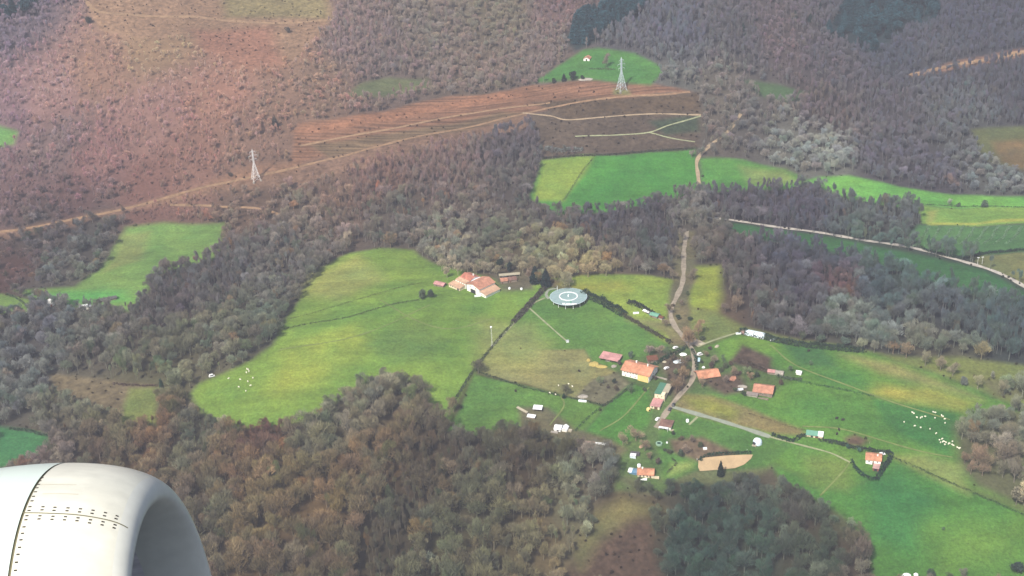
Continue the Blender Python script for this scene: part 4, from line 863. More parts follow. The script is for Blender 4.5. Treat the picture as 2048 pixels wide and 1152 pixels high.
walls(o, 0, 0, L, 9.5, 2.3, W_CREAM, 'lean', .6); roof(o, 0, 0, L, 9.5, 2.3, .6, 'lean', T_PINK, .3); door(o, 3, 5.4, 0, 2, D_WOOD); wins(o, 1, .6, 2.6, 0, 1)
o = empty('oven', g1(1297, 820), .3, 'small yellow domed oven at the corner of the pink roofed annex', 'oven')
MB().lathe([(1.5, -.6), (1.5, .7), (1.35, 1.3), (.9, 1.8), (.3, 2.05), (.0, 2.1)], 16).build('dome', W_YEL, o, True); MB().box(-.45, -1.62, .2, .45, -1.2, 1.0).build('mouth', D_DARK, o)
o, L = fr((1318, 856), (1341, 861), 'small cottage with a grey brown roof and white front canopy', 'cottage', 'cottage')
walls(o, 0, 0, L, 8.5, 2.7, W_WHITE); roof(o, 0, 0, L, 8.5, 2.7, 1.5, 'hip', T_BROWN, .5); MB().box(.2, -2.2, 2.2, L*.85, -.02, 2.4).build('canopy', P_WHITE, o); MB().box(L+.1, -.5, -.5, L+2.2, 9, .25).build('terrace', P_CREAM, o)
for x in (.5, L*.8): MB().tube((x, -2, -1), (x, -2, 2.2), .09).build('post', P_WHITE, o)
wins(o, 2, 1, L-1, 0, .9); door(o, L*.45, L*.55, 0, 2)
o, L = fr((1275, 953), (1307, 957), 'cottage with a bright orange roof and cream walls at the wood edge', 'cottage', 'cottage')
walls(o, 0, 0, L, 7.5, 2.6, W_CREAM, 'x', 1.7); rf = roof(o, 0, 0, L, 7.5, 2.6, 1.7, 'x', T_OR, .5); chimney(rf, 3, 4.2, 4.4, 1); wins(o, 3, .6, L-3, 0, .9); door(o, L-2.6, L-1.6, 0, 2); MB().box(L*.15, -2.6, -.8, L*.6, -.01, .4).build('terrace', P_WHITE, o); MB().box(L+.1, 0, -1, L+3.6, .5, 1.6).build('garden_wall', W_CREAM, o)
o, L = fr((1258, 947), (1273, 951), 'shed covered by a blue tarpaulin with a white end beside the orange cottage', 'shed', 'shed')
walls(o, 0, 0, L, 5, 1.7, P_BLUE, 'x', .9); roof(o, 1.6, 0, L, 5, 1.7, .9, 'x', P_BLUE, .3); roof(o, -.6, 0, 1.5, 5, 1.75, .95, 'x', P_WHITE, .25, name='white_sheet')
o, L = fr((1731, 927), (1761, 932), 'small white house with an orange roof inside a dark hedge', 'house', 'house')
walls(o, 0, 0, L, 8.5, 3.9, W_WHITE, 'x', 1.9); rf = roof(o, 0, 0, L, 8.5, 3.9, 1.9, 'x', T_OR, .5); chimney(rf, L-2.3, 3.2, 5.2, .9); wins(o, 3, .8, L-.8, 0, 2.2, .9, 1.0); door(o, L*.45, L*.55, 0, 2.1)
o, L = fr((1745, 941), (1757, 944), 'pale pink flat roofed annex below the small orange house', 'outbuilding', 'outbuilding')
walls(o, 0, 0, L, 7.5, 2.3, mat('dark_red_wall', base=(.2, .08, .06))); roof(o, 0, 0, L, 7.5, 2.3, .5, 'lean', T_PALEPINK, .3); door(o, 1, 2.8, 0, 2, D_DARK)
o, L = fr((1483, 669), (1527, 679), 'long white arched poly tunnel with a pink end wall', 'greenhouse', 'greenhouse')
roof(o, 2.2, 0, L, 6.5, .6, 2.8, 'arc', P_PALEBLUE, 0, name='cover'); walls(o, 2.2, .05, L-.05, 6.45, .58, P_WHITE, name='base_wall'); walls(o, -.6, .5, 2.1, 5.6, 2.5, T_PALEPINK, 'x', .8, name='end_wall')
for i in range(6): roof(o, 4+i*(L-6)/5, -.04, 4.15+i*(L-6)/5, 6.54, .6, 2.86, 'arc', P_WHITE, 0, name='hoop')
door(o, 2.2, 3.6, L+.02, 2, P_WHITE, 'right')
o, L = fr((1612, 873), (1645, 878), 'long low shed with a pale green roof and white end in the hedge', 'shed', 'shed')
walls(o, 0, 0, L, 4.6, 1.9, W_CREAM); roof(o, 0, 0, L*.72, 4.6, 1.9, .8, 'lean', P_AQUA, .4); roof(o, L*.73, 0, L, 4.6, 2.0, .8, 'lean', P_WHITE, .4, name='white_roof'); door(o, 6, 8, 0, 1.7, B_RUST); door(o, 3, 4.6, 0, 1.7, D_DARK)
o = empty('dome_shelter', g1(1515, 886), -.5, 'round dome shelter, pale blue with white panels, by the sand arena', 'shelter')
pr = [(3.1, -.5), (3.1, .8), (2.95, 1.7), (2.5, 2.6), (1.8, 3.2), (.9, 3.6), (.01, 3.7)]
MB().lathe(pr, 20).build('dome', P_PALEBLUE, o, True)
v = MB()
for k in range(len(pr)-1):
    for i in range(5):
        a0, a1 = 2.2+i*.28, 2.2+(i+1)*.28
        v.add([((pr[k+j][0]+.06)*math.cos(a), (pr[k+j][0]+.06)*math.sin(a), pr[k+j][1]+.04) for j, a in ((0, a0), (0, a1), (1, a1), (1, a0))], [(0, 1, 2, 3)])
v.build('white_panel', P_WHITE, o); MB().box(-2.3, -3.14, -.2, -.3, -2.2, 1.9).build('opening', D_DARK, o); MB().box(-2.5, -4.4, -.4, .5, -3.2, .25).build('step', P_CREAM, o)
o, L = fr((1299, 633), (1314, 638), 'little shed with a pale green roof beside the lane meadow', 'shed', 'shed')
walls(o, 0, 0, L, 5, 1.9, W_STONE, 'x', .9); roof(o, 0, 0, L, 5, 1.9, .9, 'x', P_AQUA, .35); door(o, 1, 2, 0, 1.7)
o, L = fr((1317, 638), (1324, 641), 'small rust red hut right of the pale green shed', 'hut', 'hut')
walls(o, 0, 0, L, 3, 1.8, S_PALE, 'x', .7); roof(o, 0, 0, L, 3, 1.8, .7, 'x', B_RUST, .3)
o, L = fr((1285, 623), (1298, 629), 'low white lean to left of the pale green shed', 'shed', 'shed')
walls(o, 0, 0, L, 2, 1.2, W_STONE); roof(o, 0, 0, L, 2, 1.2, .5, 'lean', P_WHITE, .2)
o, L = fr((868, 572), (886, 575), 'small hut with a pink roof at the left of the white farm', 'hut', 'hut')
walls(o, 0, 0, L, 5, 2.2, W_STONE, 'x', 1); roof(o, 0, 0, L, 5, 2.2, 1, 'x', T_PINK, .5); door(o, 2, 3, 0, 1.9)
o, L = fr((999, 558), (1040, 552), 'long open canopy with a pale flat roof right of the farm', 'canopy', 'canopy')
roof(o, 0, 0, L, 3.6, 2.5, .3, 'flat', P_CREAM, .2, .25); walls(o, 2, 2.2, 6, 3.4, 2.3, P_WHITE, name='back_wall')
for i in range(5): MB().tube((.3+i*(L-.6)/4, .2, -1), (.3+i*(L-.6)/4, .2, 2.6), .1).build('post', P_CREAM, o)
for a, b, lab, m in (((1002, 568), (1016, 566), 'brick shed with a terracotta roof, left one below the canopy', T_TERRA), ((1018, 566), (1034, 563), 'brick shed with a brownish flat roof, right one below the canopy', T_BROWN)):
    o, L = fr(a, b, lab, 'shed', 'shed'); walls(o, 0, 0, L, 5, 2.2, W_STONE); roof(o, 0, 0, L, 5, 2.2, .5, 'lean', m, .3); door(o, .8, 1.8, 0, 1.8)
o, L = fr((1167, 122), (1179, 122), 'tiny white gabled hut in the hilltop field', 'hut', 'hut')
walls(o, 0, 0, L, 7, 2.4, W_WHITE, 'y', 1.8); roof(o, 0, 0, L, 7, 2.4, 1.8, 'y', T_TERRA, .4); door(o, L*.38, L*.62, 0, 2.2, D_DARK)
o = empty('round_hut', g1(101, 610), 0, 'white domed hut among dark bushes at the far left', 'hut')
MB().lathe([(3.4, -.6), (3.4, 2.2), (3.0, 3.6), (2.0, 4.7), (.9, 5.2), (.01, 5.3)], 18).build('wall', W_WHITE, o, True); MB().box(1.2, -3.5, 0, 2.3, -2.8, 1.9).build('door', B_RUST, o)
o, L = fr((160, 622), (184, 617), 'low white shed below the bright green field at the left', 'shed', 'shed')
walls(o, 0, 0, L, 4, 2.2, W_WHITE); roof(o, 0, 0, L, 4, 2.2, .7, 'lean', P_WHITE, .3); door(o, 3, 4.4, 0, 1.9, D_DARK)
o, L = fr((200, 605), (234, 599), 'long grey roofed barn at the wood edge on the left', 'barn', 'barn')
walls(o, 0, 0, L, 4, 1.7, W_STONE, 'x', 1); roof(o, 0, 0, L, 4, 1.7, 1, 'x', D_GREY, .4); door(o, 5, 7, 0, 1.6, D_DARK)
o, L = fr((1535, 748), (1549, 750), 'small hut with a pink roof above the brown roofed house', 'hut', 'hut')
walls(o, 0, 0, L, 4, 1.9, W_STONE, 'x', .9); roof(o, 0, 0, L, 4, 1.9, .9, 'x', T_PINK, .3)
o, L = fr((1549, 750), (1566, 753), 'pale grey barrel roofed hut right of the small pink roofed hut', 'hut', 'hut')
walls(o, 0, 0, L, 4.5, .8, S_PALE); roof(o, 0, 0, L, 4.5, .8, 2.1, 'arc', S_PALE, .2); door(o, L*.4, L*.6, 0, 1, D_DARK)
o, L = fr((1592, 749), (1602, 751), 'small white hut alone at the right end of the grey hedge', 'hut', 'hut')
walls(o, 0, 0, L, 3, 1.8, W_WHITE, 'x', .8); roof(o, 0, 0, L, 3, 1.8, .8, 'x', P_WHITE, .3)
o, L = fr((1260, 916), (1271, 918), 'white framed little greenhouse above the blue tarpaulin shed', 'greenhouse', 'greenhouse')
for i in range(4): MB().tube((i*L/3, 0, -.8), (i*L/3, 0, 2.2), .14).build('post', P_WHITE, o)
MB().box(-.1, -.1, 2.2, L+.1, 3, 2.35).build('roof', P_WHITE, o); MB().box(0, .1, -.5, L, .18, 1.9).build('pane', P_PALEBLUE, o); walls(o, -.5, 3.05, L+2, 6, 2.0, D_GREY, name='back_shed')
o, L = fr((1066, 823), (1083, 825), 'white roofed open shed in the corner of the lower field', 'shed', 'shed')
roof(o, 0, 0, L, 4.5, 2.3, .6, 'lean', P_WHITE, .3); walls(o, .2, 3.4, L-.2, 4.4, 2.1, W_STONE)
for x in (.2, L-.2): MB().tube((x, .2, -1), (x, .2, 2.3), .1).build('post', W_STONE, o)
o, L = fr((1054, 836), (1069, 839), 'low white sheet roof lean to below the open shed', 'shed', 'shed')
walls(o, 0, 0, L, 3, 1.3, W_STONE); roof(o, 0, 0, L, 3, 1.3, .5, 'lean', P_WHITE, .3)
o, L = fr((1033, 816), (1053, 829), 'narrow pale strip roof shed left of the open shed', 'shed', 'shed')
walls(o, 0, 0, L, 1.6, 1.1, W_STONE); roof(o, 0, 0, L, 1.6, 1.1, .3, 'lean', P_CREAM, .2)
o, L = fr((1108, 862), (1137, 867), 'jumbled white sheeted sheds at the wood edge below the lower field', 'shed', 'shed')
walls(o, 0, 0, L*.45, 6, 2.0, P_WHITE, 'x', 1.4); roof(o, 0, 0, L*.45, 6, 2.0, 1.4, 'x', P_WHITE, .3); walls(o, L*.5, 1, L*.85, 6.4, 1.6, W_WHITE, 'y', 1.2, name='end_wall'); roof(o, L*.5, 1, L*.85, 6.4, 1.6, 1.2, 'y', P_WHITE, .3, name='end_roof'); walls(o, L*.9, 1.5, L*1.15, 4.4, 1, P_CREAM, name='crate_wall')
door(o, 2, 3.2, 0, 1.8, D_DARK); walls(o, -1.8, -2.4, 3.2, -.4, .9, S_PALE, name='rubble_wall')
o = empty('tarpaulin', g1(1196, 887), -.25, 'white tarpaulin strip with earth heap at the wood edge', 'tarpaulin')
MB().extrude([(-1.2, -.6), (-.8, .5), (0, .9), (.9, .45), (1.3, -.6)], 'x', -2, 8.5).build('sheet', P_WHITE, o); MB().extrude([(-1.6, -.6), (-.6, .7), (.4, 1.0), (1.6, -.6)], 'x', -14, -2.05).build('earth_heap', mat('pink_earth', (196, 160, 140), 1, .3), o)

for i in range(9):
    x = 1858+i*23; hedge([(x, 452+(i % 3)), (x-12, 474), (x-30, 494-min(6, i))], 2.4, 1.3, (118, 158, 116), 'row of young planted shrubs on the scrubby right hand field', .45, 'shrub_row')['group'] = 'planted shrub rows on the right hand field'
# ------------------------------------------------------------------ navigation beacon platform
o = empty('beacon_platform', g1(1137, 600), 0, 'large round grey green antenna platform on stilts with a white ring', 'antenna platform')
PR, PH = 14.2, 2.8
MB().lathe([(.01, PH), (PR, PH), (PR, PH+.3), (.01, PH+.32)], 64).build('deck', mat('platform_mesh', (178, 214, 212), .6, .1, .5), o)
mb = MB()
for k in range(24):
    t = 2*math.pi*k/24; mb.tube((7.6*math.cos(t), 7.6*math.sin(t), PH+.325), (PR*math.cos(t), PR*math.sin(t), PH+.315), .07, .07, 4)
mb.build('deck_seams', G_METAL, o)
MB().lathe([(PR+.01, PH+.08), (PR+.22, PH+.08), (PR+.22, PH+.36), (PR+.01, PH+.36)], 64).build('rim', P_PALEBLUE, o)
MB().lathe([(6.5, PH+.33), (6.5, PH+.7), (7.3, PH+.7), (7.3, PH+.33)], 48).build('antenna_ring', P_WHITE, o)
MB().lathe([(.6, PH+.33), (.6, PH+1.5), (.3, PH+2.0), (.01, PH+2.1)], 16).build('centre_antenna', P_WHITE, o)
for k in range(14):
    t = 2*math.pi*k/14; MB().tube((PR*.93*math.cos(t), PR*.93*math.sin(t), -1.5), (PR*.93*math.cos(t), PR*.93*math.sin(t), PH-.01), .16).build('leg', P_WHITE, o)
for k in range(6):
    t = 2*math.pi*k/6+.3; MB().tube((PR*.5*math.cos(t), PR*.5*math.sin(t), -1.5), (PR*.5*math.cos(t), PR*.5*math.sin(t), PH-.01), .16).build('leg', P_WHITE, o)
for x, y, w in ((-3.0, -12.6, 4.0), (1.2, -12.9, 4.4), (-5.4, -11.6, 2.0)): MB().box(x, y-1.2, PH+.34, x+w, y, PH+.9).build('cable_tray', P_WHITE, o)
MB().box(.7, -11.6, PH+.34, 1.9, -7.7, PH+.55).build('walkway', P_AQUA, o); MB().tube((-8, 10.5, PH), (-8, 10.5, PH+4.6), .15).build('mast', P_WHITE, o)
MB().box(-3, -2.5, -1, 4, 2.5, 2.6).build('equipment_hut', W_WHITE, o)
o = empty('radio_mast', g1(984, 692), 0, 'thin white lattice mast standing by the hedge left of the paddock', 'mast')
mb = MB()
for k in range(3): t = 2.09*k; mb.tube((.45*math.cos(t), .45*math.sin(t), -.5), (.3*math.cos(t), .3*math.sin(t), 15.5), .08, .06, 4)
for k in range(14): mb.tube((.42*math.cos(k*2.09), .42*math.sin(k*2.09), k*1.1), (.42*math.cos(k*2.09+2.09), .42*math.sin(k*2.09+2.09), k*1.1+1.1), .05, .05, 4)
mb.build('lattice', P_WHITE, o); MB().lathe([(.01, 15.5), (.8, 15.5), (.8, 16.3), (.01, 16.8)], 10).build('head', P_WHITE, o); MB().box(-1, -1, -.8, 1, 1, .2).build('footing', S_PALE, o)
o = empty('pump_box', g1(1135, 684), .2, 'small white pump box at the end of the grass path', 'pump box')
MB().box(-1, -.8, -.6, 1, .8, 1.3).build('cabinet', P_WHITE, o); MB().box(-1.1, -.9, 1.3, 1.1, .9, 1.45).build('lid', G_METAL, o)

# ------------------------------------------------------------------ power pylons
def pylon(p, h, m, label, lean=0):
    o = empty('power_pylon', g1(*p), .5, label, 'pylon'); w0 = h*.115; wz = lambda z: w0*(1-z/h*1.55) if z < h*.55 else w0*(.1475-.09*(z/h-.55))
    zs = [0, .12, .23, .33, .42, .49, .55, .62, .69, .76, .83, .9]; zs = [z*h for z in zs]
    for sx, sy in ((1, 1), (1, -1), (-1, -1), (-1, 1)):
        mb = MB()
        for a, b in zip(zs[:-1], zs[1:]): mb.tube((sx*wz(a)/1, sy*wz(a)/1, a-(1.5 if a == 0 else 0)), (sx*wz(b), sy*wz(b), b), .19, .17, 4)
        mb.tube((sx*wz(zs[-1]), sy*wz(zs[-1]), zs[-1]), (0, 0, h), .22, .15, 4); mb.build('leg', m, o)
    mb = MB()
    for a, b in zip(zs[:-1], zs[1:]):
        A = [(wz(a)*x, wz(a)*y, a) for x, y in ((1, 1), (1, -1), (-1, -1), (-1, 1))]; B = [(wz(b)*x, wz(b)*y, b) for x, y in ((1, 1), (1, -1), (-1, -1), (-1, 1))]
        for k in range(4): mb.tube(A[k], B[(k+1) % 4], .09, .09, 4); mb.tube(A[(k+1) % 4], B[k], .09, .09, 4); mb.tube(B[k], B[(k+1) % 4], .09, .09, 4)
    mb.build('bracing', m, o)
    for z, ln in ((.66*h, 3.4), (.78*h, 4.2), (.9*h, 2.8)):
        for s in (-1, 1):
            mb = MB().tube((0, 0, z), (s*ln, 0, z+.25), .17, .09, 4).tube((0, 0, z+1.4), (s*ln, 0, z+.3), .11, .08, 4); a = mb.build('cross_arm', m, o); MB().tube((s*ln, 0, z+.2), (s*ln, 0, z-1.7), .14, .14, 5).build('insulator', G_METAL, a)
    for sx, sy in ((1, 1), (1, -1), (-1, -1), (-1, 1)): MB().box(sx*w0-.8, sy*w0-.8, -2, sx*w0+.8, sy*w0+.8, .35).build('footing', S_PALE, o)
pylon((1243, 180), 34, mat('pale_blue_steel', base=(.56, .65, .69), var=.05, rough=.5), 'pale blue grey lattice power pylon on the hilltop above the felled strip')
pylon((512, 360), 31, mat('galvanised_steel', base=(.78, .76, .74), var=.05, rough=.5), 'whitish lattice power pylon beside the firebreak track on the russet slope')
for p, x in (((1955, 529), 0), ((1964, 528), 1)):
    o = empty('lamp_post', g1(*p), 0, ('left' if not x else 'right')+' one of two thin lamp posts beside the pale lane on the right', 'lamp post')
    MB().tube((0, 0, -.5), (0, 0, 6), .13, .09, 6).build('pole', P_WHITE, o); MB().box(-.9, -.25, 6, .9, .25, 6.3).build('lamp_head', P_WHITE, o)

# ------------------------------------------------------------------ yards: cars, tanks, heaps
def car(p, rz, paint, label, van=False):
    o = empty('parked_van' if van else 'parked_car', g1(*p)+Vector((0, 0, .25)), rz, label, 'van' if van else 'car'); h = .55 if van else 0; w = .9
    body = [(-2.1, .35), (-2.15, .75), (-2.0, .95), (-1.9, .98), (1.0 if not van else 1.6, .95), (2.0, .82), (2.12, .6), (2.1, .32)]
    MB().extrude(body, 'y', -w, w).build('body', paint, o)
    cab = [(-1.95, .97), (-1.6, 1.5+h), (.3+h, 1.52+h), (1.05+h, .96)]; c = MB().extrude(cab, 'y', -w*.88, w*.88); c.build('cabin', paint, o)
    g = MB(); g.extrude([(-1.5, 1.05), (-1.32, 1.4+h*.8), (.22+h, 1.42+h*.8), (.75+h, 1.05)], 'y', -w*.89, -w*.885+.02); g.build('side_window', D_GLASS, o)
    g = MB(); g.extrude([(-1.5, 1.05), (-1.32, 1.4+h*.8), (.22+h, 1.42+h*.8), (.75+h, 1.05)], 'y', w*.885-.02, w*.89); g.build('side_window', D_GLASS, o)
    MB().add([(.36+h, -w*.8, 1.49+h), (.36+h, w*.8, 1.49+h), (1.09+h, w*.84, .99), (1.09+h, -w*.84, .99)], [(0, 1, 2, 3)]).build('windscreen', D_GLASS, o)
    for x in (-1.3, 1.3):
        for s in (-1, 1): MB().tube((x, s*.72, .1), (x, s*.93, .1), .33, .33, 12).build('wheel', D_DARK, o)
CAR_W = mat('white_paint', base=(.8, .8, .8), var=.03, rough=.3); CAR_D = mat('dark_paint', base=(.04, .045, .05), var=.03, rough=.3); CAR_B = mat('pale_blue_paint', base=(.42, .58, .68), var=.03, rough=.3)
car((1315, 840), 1.0, CAR_W, 'white car parked beside the lane above the small cottage'); car((1340, 820), 1.1, CAR_D, 'dark car on the lane, lower of the two at the track mouth'); car((1347, 811), 1.2, CAR_D, 'dark car on the lane, upper of the two at the track mouth')
car((1351, 697), .6, CAR_W, 'white car parked at the end of the farmhouse drive'); car((1398, 722), 1.4, CAR_B, 'pale blue van beside the lane in the hamlet', True); car((1400, 711), .3, CAR_W, 'white van just above the pale blue van beside the lane', True)
car((1764, 910), .1, CAR_W, 'white car parked above the small orange house'); car((424, 754), .4, CAR_W, 'white van at the wood edge beside the left flock', True); car((1333, 738), .7, CAR_W, 'white car behind the gable of the big farmhouse')
def heap(name, p, r, h, m, label, cat, sx=1.0, rz=0.0):
    o = empty(name, g1(*p), rz); rng = np.random.default_rng(int(p[0])); mb = MB(); n = 14; pr = [(1, -.3), (.92, .3), (.7, .68), (.4, .92), (.01, 1)]
    v = []; f = []
    for k, (a, z) in enumerate(pr):
        for i in range(n): t = 2*math.pi*i/n; q = rng.uniform(.85, 1.15) if k < 4 else 1; v.append((r*sx*a*q*math.cos(t), r*a*q*math.sin(t), h*z*rng.uniform(.9, 1.1)))
    for k in range(4):
        for i in range(n): f.append((k*n+i, k*n+(i+1) % n, (k+1)*n+(i+1) % n, (k+1)*n+i))
    me = mb.add(v, f).mesh(name); me.materials.append(m); bpy.data.objects.remove(o); o = bpy.data.objects.new(name, me); COL.objects.link(o); o.location = g1(*p); o.rotation_euler.z = rz; return tag(o, label, cat)
heap('sand_heap', (1188, 728), 3.2, 1.3, D_SAND, 'yellow sand heap at the left of the pink roofed barn', 'sand heap', 1.2); heap('sand_heap', (1203, 733), 2.0, .9, D_SAND, 'long low yellow sand bank below the pink roofed barn', 'sand heap', 2.4, -.3); heap('sand_heap', (1177, 721), 1.6, 1.4, D_SAND, 'small yellow sand heap at the tip of the beige paddock', 'sand heap')
heap('straw_heap', (1325, 698), 1.6, 1.0, D_SAND, 'yellowish straw heap by the hedge behind the farmhouse', 'straw heap', 1.6, .4); heap('straw_heap', (1300, 695), 1.4, .9, P_CREAM, 'pale straw heap beside the grey bare tree', 'straw heap', 1.8, .3)
heap('stone_heap', (1228, 733), 1.8, 1.2, S_PALE, 'pale stone heap in front of the pink roofed barn', 'stone heap', 1.2); heap('stone_heap', (1166, 793), 2.4, 1.0, S_PALE, 'grey stone heap at the bottom corner of the beige paddock', 'stone heap', 1.6); heap('stone_heap', (1172, 159), 3.2, 1.4, S_PALE, 'pale rubble heap on the hilltop left of the far pylon', 'stone heap', 2.6)
heap('log_pile', (1466, 757), 2.2, 1.0, T_TERRA, 'reddish log pile above the ruined house', 'log pile', 1.8, .9); heap('log_pile', (1485, 773), 1.8, .8, S_PALE, 'pale log pile left of the brown roofed house', 'log pile', 2, -.2); heap('log_pile', (1282, 893), 1.2, .7, T_TAN, 'orange brown log pile under the buff trees', 'log pile', 1.6, 1.0)
heap('rubbish_heap', (1357, 723), 2.4, 1.0, P_PALEBLUE, 'pale blue sheeted heap on the grass inside the drive', 'heap', 1.7, -.1)
heap('sheeted_stack', (1366, 709), 1.8, 1.1, P_WHITE, 'white sheeted stack on the hamlet green', 'stack', 1.5, -.2); heap('hay_bale_stack', (1431, 719), 1.8, 1.6, P_CREAM, 'pale dome of wrapped hay in the garden right of the lane', 'hay stack'); heap('hay_bale_stack', (1434, 693), 1.4, 1.2, P_CREAM, 'pale wrapped hay beside the grass path', 'hay stack', 1.5, .8)
heap('rubbish_heap', (1404, 688), 1.6, 1.0, P_CREAM, 'pale heap at the junction of lane and grass path', 'heap', 2, .3); heap('rubbish_heap', (1407, 735), 1.0, 1.0, P_WHITE, 'small white heap left above the orange barn', 'heap', 1.2); heap('rubbish_heap', (1329, 724), 1.2, .9, P_CREAM, 'small cream heap behind the rust red shed', 'heap', 1.3)
heap('bale_pile', (1812, 1152), 2.2, 1.5, P_WHITE, 'white sheeted bale pile at the bottom edge of the right meadow', 'bale pile', 1.5); heap('bale_pile', (1832, 1150), 1.5, 1.2, P_WHITE, 'small white bale right of the pile at the bottom edge', 'bale')
for nm, p, ln, rz, lab, cat in (('water_trough', (1165, 803), 2.9, -.25, 'long white trough at the bottom corner of the grey brown plot', 'trough'), ('water_trough', (1272, 627), 2.2, 0, 'white trough in the meadow left of the pale green shed', 'trough'), ('water_trough', (1477, 668), 2.0, .1, 'white trough at the pink end of the tunnel', 'trough'), ('water_trough', (1546, 680), 2.4, .4, 'pale blue trough right of the tunnel', 'trough'), ('water_trough', (1410, 898), 1.3, 0, 'small white trough above the sand arena', 'trough'), ('water_trough', (1480, 780), 2.2, .1, 'pale trough in front of the reddish log pile', 'trough'), ('water_trough', (955, 593), 2.4, .1, 'white trough in front of the farm gable', 'trough')):
    o = empty(nm, g1(*p), rz, lab, cat); MB().box(-ln, -.7, -.5, ln, .7, 1.0).build('basin', P_WHITE, o); MB().box(-ln+.2, -.5, 1.001, ln-.2, .5, 1.03).build('water', P_PALEBLUE, o)
o = empty('paddling_pool', g1(1318, 888), 0, 'round pool with a pale green rim on the lawn below the cottage', 'pool'); MB().lathe([(1.5, -.5), (2.2, -.5), (2.2, .9), (1.5, .9), (1.5, -.5)], 24).build('rim', mat('pale_green_plastic', (190, 236, 200), .5, .05), o); MB().lathe([(.01, .6), (1.5, .6)], 24).build('water', mat('dark_green_water', (40, 90, 70), .2, .1), o)
for p, r, lab in (((1375, 843), 1.1, 'white round water tank right of the cottage'), ((1334, 886), .6, 'small pale barrel right of the round pool'), ((1278, 933), 1.2, 'cream round tank above the orange cottage'), ((1019, 578), .9, 'small white tank, left one on the grass below the sheds'), ((1043, 579), .9, 'small white tank, right one on the grass below the sheds')):
    o = empty('water_tank', g1(*p), 0, lab, 'tank'); MB().lathe([(r, -.5), (r, r*1.3), (r*.6, r*1.7), (.01, r*1.8)], 16).build('tank', P_WHITE, o, True); MB().lathe([(.01, r*1.8), (.3, r*1.8), (.3, r*1.8+.2), (.01, r*1.8+.2)], 8).build('lid', G_METAL, o)
# fences
def fence(pts, h, m, label, name='fence', gap=3.0, rails=(.45, .9)):
    P = smooth_line(gl(pts), gap); o0 = P[0]; o = empty(name, o0, 0, label, 'fence'); mb = MB()
    for i, q in enumerate(P):
        a = q-o0; a[2] = float(H(q[0], q[1]))-o0[2]; P[i, 2] = a[2]; MB().box(a[0]-.1, a[1]-.1, a[2]-.5, a[0]+.1, a[1]+.1, a[2]+h).build('post', m, o)
    for i in range(len(P)-1):
        for r in rails: mb.tube((P[i, 0]-o0[0], P[i, 1]-o0[1], P[i, 2]+h*r), (P[i+1, 0]-o0[0], P[i+1, 1]-o0[1], P[i+1, 2]+h*r), .07, .07, 4)
    mb.build('rail', m, o)
WOODF = mat('weathered_fence', base=(.3, .27, .22))
fence([(1494, 902), (1500, 906), (1508, 908), (1507, 914), (1500, 922)], 1.3, P_WHITE, 'white rail fence round the right corner of the sand arena')
fence([(1394, 920), (1398, 917), (1402, 915)], 1.3, P_WHITE, 'short white fence at the left corner of the sand arena', gap=1.5)
P0 = g1(1715, 888); pts = [to_px(np.array([P0.x+8*math.cos(t), P0.y+8*math.sin(t), P0.z])) for t in np.linspace(0, 2*math.pi, 17)]
fence(pts, 1.3, WOODF, 'round wooden fence of the horse pen above the small orange house', 'pen_fence')
fence([(1176, 720), (1172, 728), (1178, 733), (1210, 738)], 1.1, W_YEL, 'yellowish board fence round the sand heaps', gap=2.2)
fence([(1410, 655), (1480, 668)], 1.1, WOODF, 'weathered fence on the far side of the tunnel path', gap=4)
fence([(1800, 411), (1900, 413), (2050, 418)], 1.3, WOODF, 'post and rail fence along the bright right hand fields', gap=6)

# ------------------------------------------------------------------ sheep and cattle
def animal_mesh(name, L, hgt, m):
    pts = [(0, 0, hgt*.62), (L*.3, 0, hgt*.66), (L*.48, 0, hgt*.80), (L*.62, 0, hgt*.88), (L*.76, 0, hgt*.78), (-L*.32, 0, hgt*.66), (-L*.46, 0, hgt*.55)]; rad = [.30, .28, .17, .14, .08, .28, .06]; ed = [(0, 1), (1, 2), (2, 3), (3, 4), (0, 5), (5, 6)]
    for bx in (1, 5):
        for s in (-1, 1):
            i = len(pts); x = pts[bx][0]; pts += [(x, s*.13*L, hgt*.38), (x-.02*L, s*.13*L, hgt*.2), (x, s*.13*L, 0)]; rad += [.10, .06, .055]; ed += [(bx, i), (i, i+1), (i+1, i+2)]
    me = bpy.data.meshes.new(name); me.from_pydata(pts, ed, []); o = bpy.data.objects.new(name, me); COL.objects.link(o); md = o.modifiers.new('skin', 'SKIN')
    if not me.skin_vertices: 
        bm = bmesh.new(); bm.from_mesh(me); bm.verts.layers.skin.verify(); bm.to_mesh(me); bm.free()
    for v, r in zip(me.skin_vertices[0].data, rad): v.radius = (r*L, r*L*1.0)
    me.skin_vertices[0].data[0].use_root = True; o.modifiers.new('sub', 'SUBSURF').levels = 1; o.modifiers['sub'].render_levels = 1
    me.materials.append(m); dg = bpy.context.evaluated_depsgraph_get(); ev = o.evaluated_get(dg); m2 = bpy.data.meshes.new_from_object(ev); bpy.data.objects.remove(o); m2.name = name; 
    if not m2.materials: m2.materials.append(m)
    return m2
SHEEP = animal_mesh('sheep', 1.3, 1.0, mat('fleece', base=(.80, .76, .62), var=.06)); COW = animal_mesh('cow', 2.1, 1.5, mat('dark_hide', base=(.03, .025, .02), var=.1))
def beast(me, name, p, label, group, cat):
    o = bpy.data.objects.new(name, me); COL.objects.link(o); o.location = g1(*p); o.rotation_euler.z = random.uniform(0, 6.28); tag(o, label, cat, group)
for p in ((496,740),(498,744),(493,746),(457,758),(481,760),(506,757),(496,764),(478,775),(501,772),(492,783),(494,739)): beast(SHEEP, 'sheep', p, 'white sheep of the small flock at the lower end of the left meadow', 'sheep on the left meadow', 'sheep')
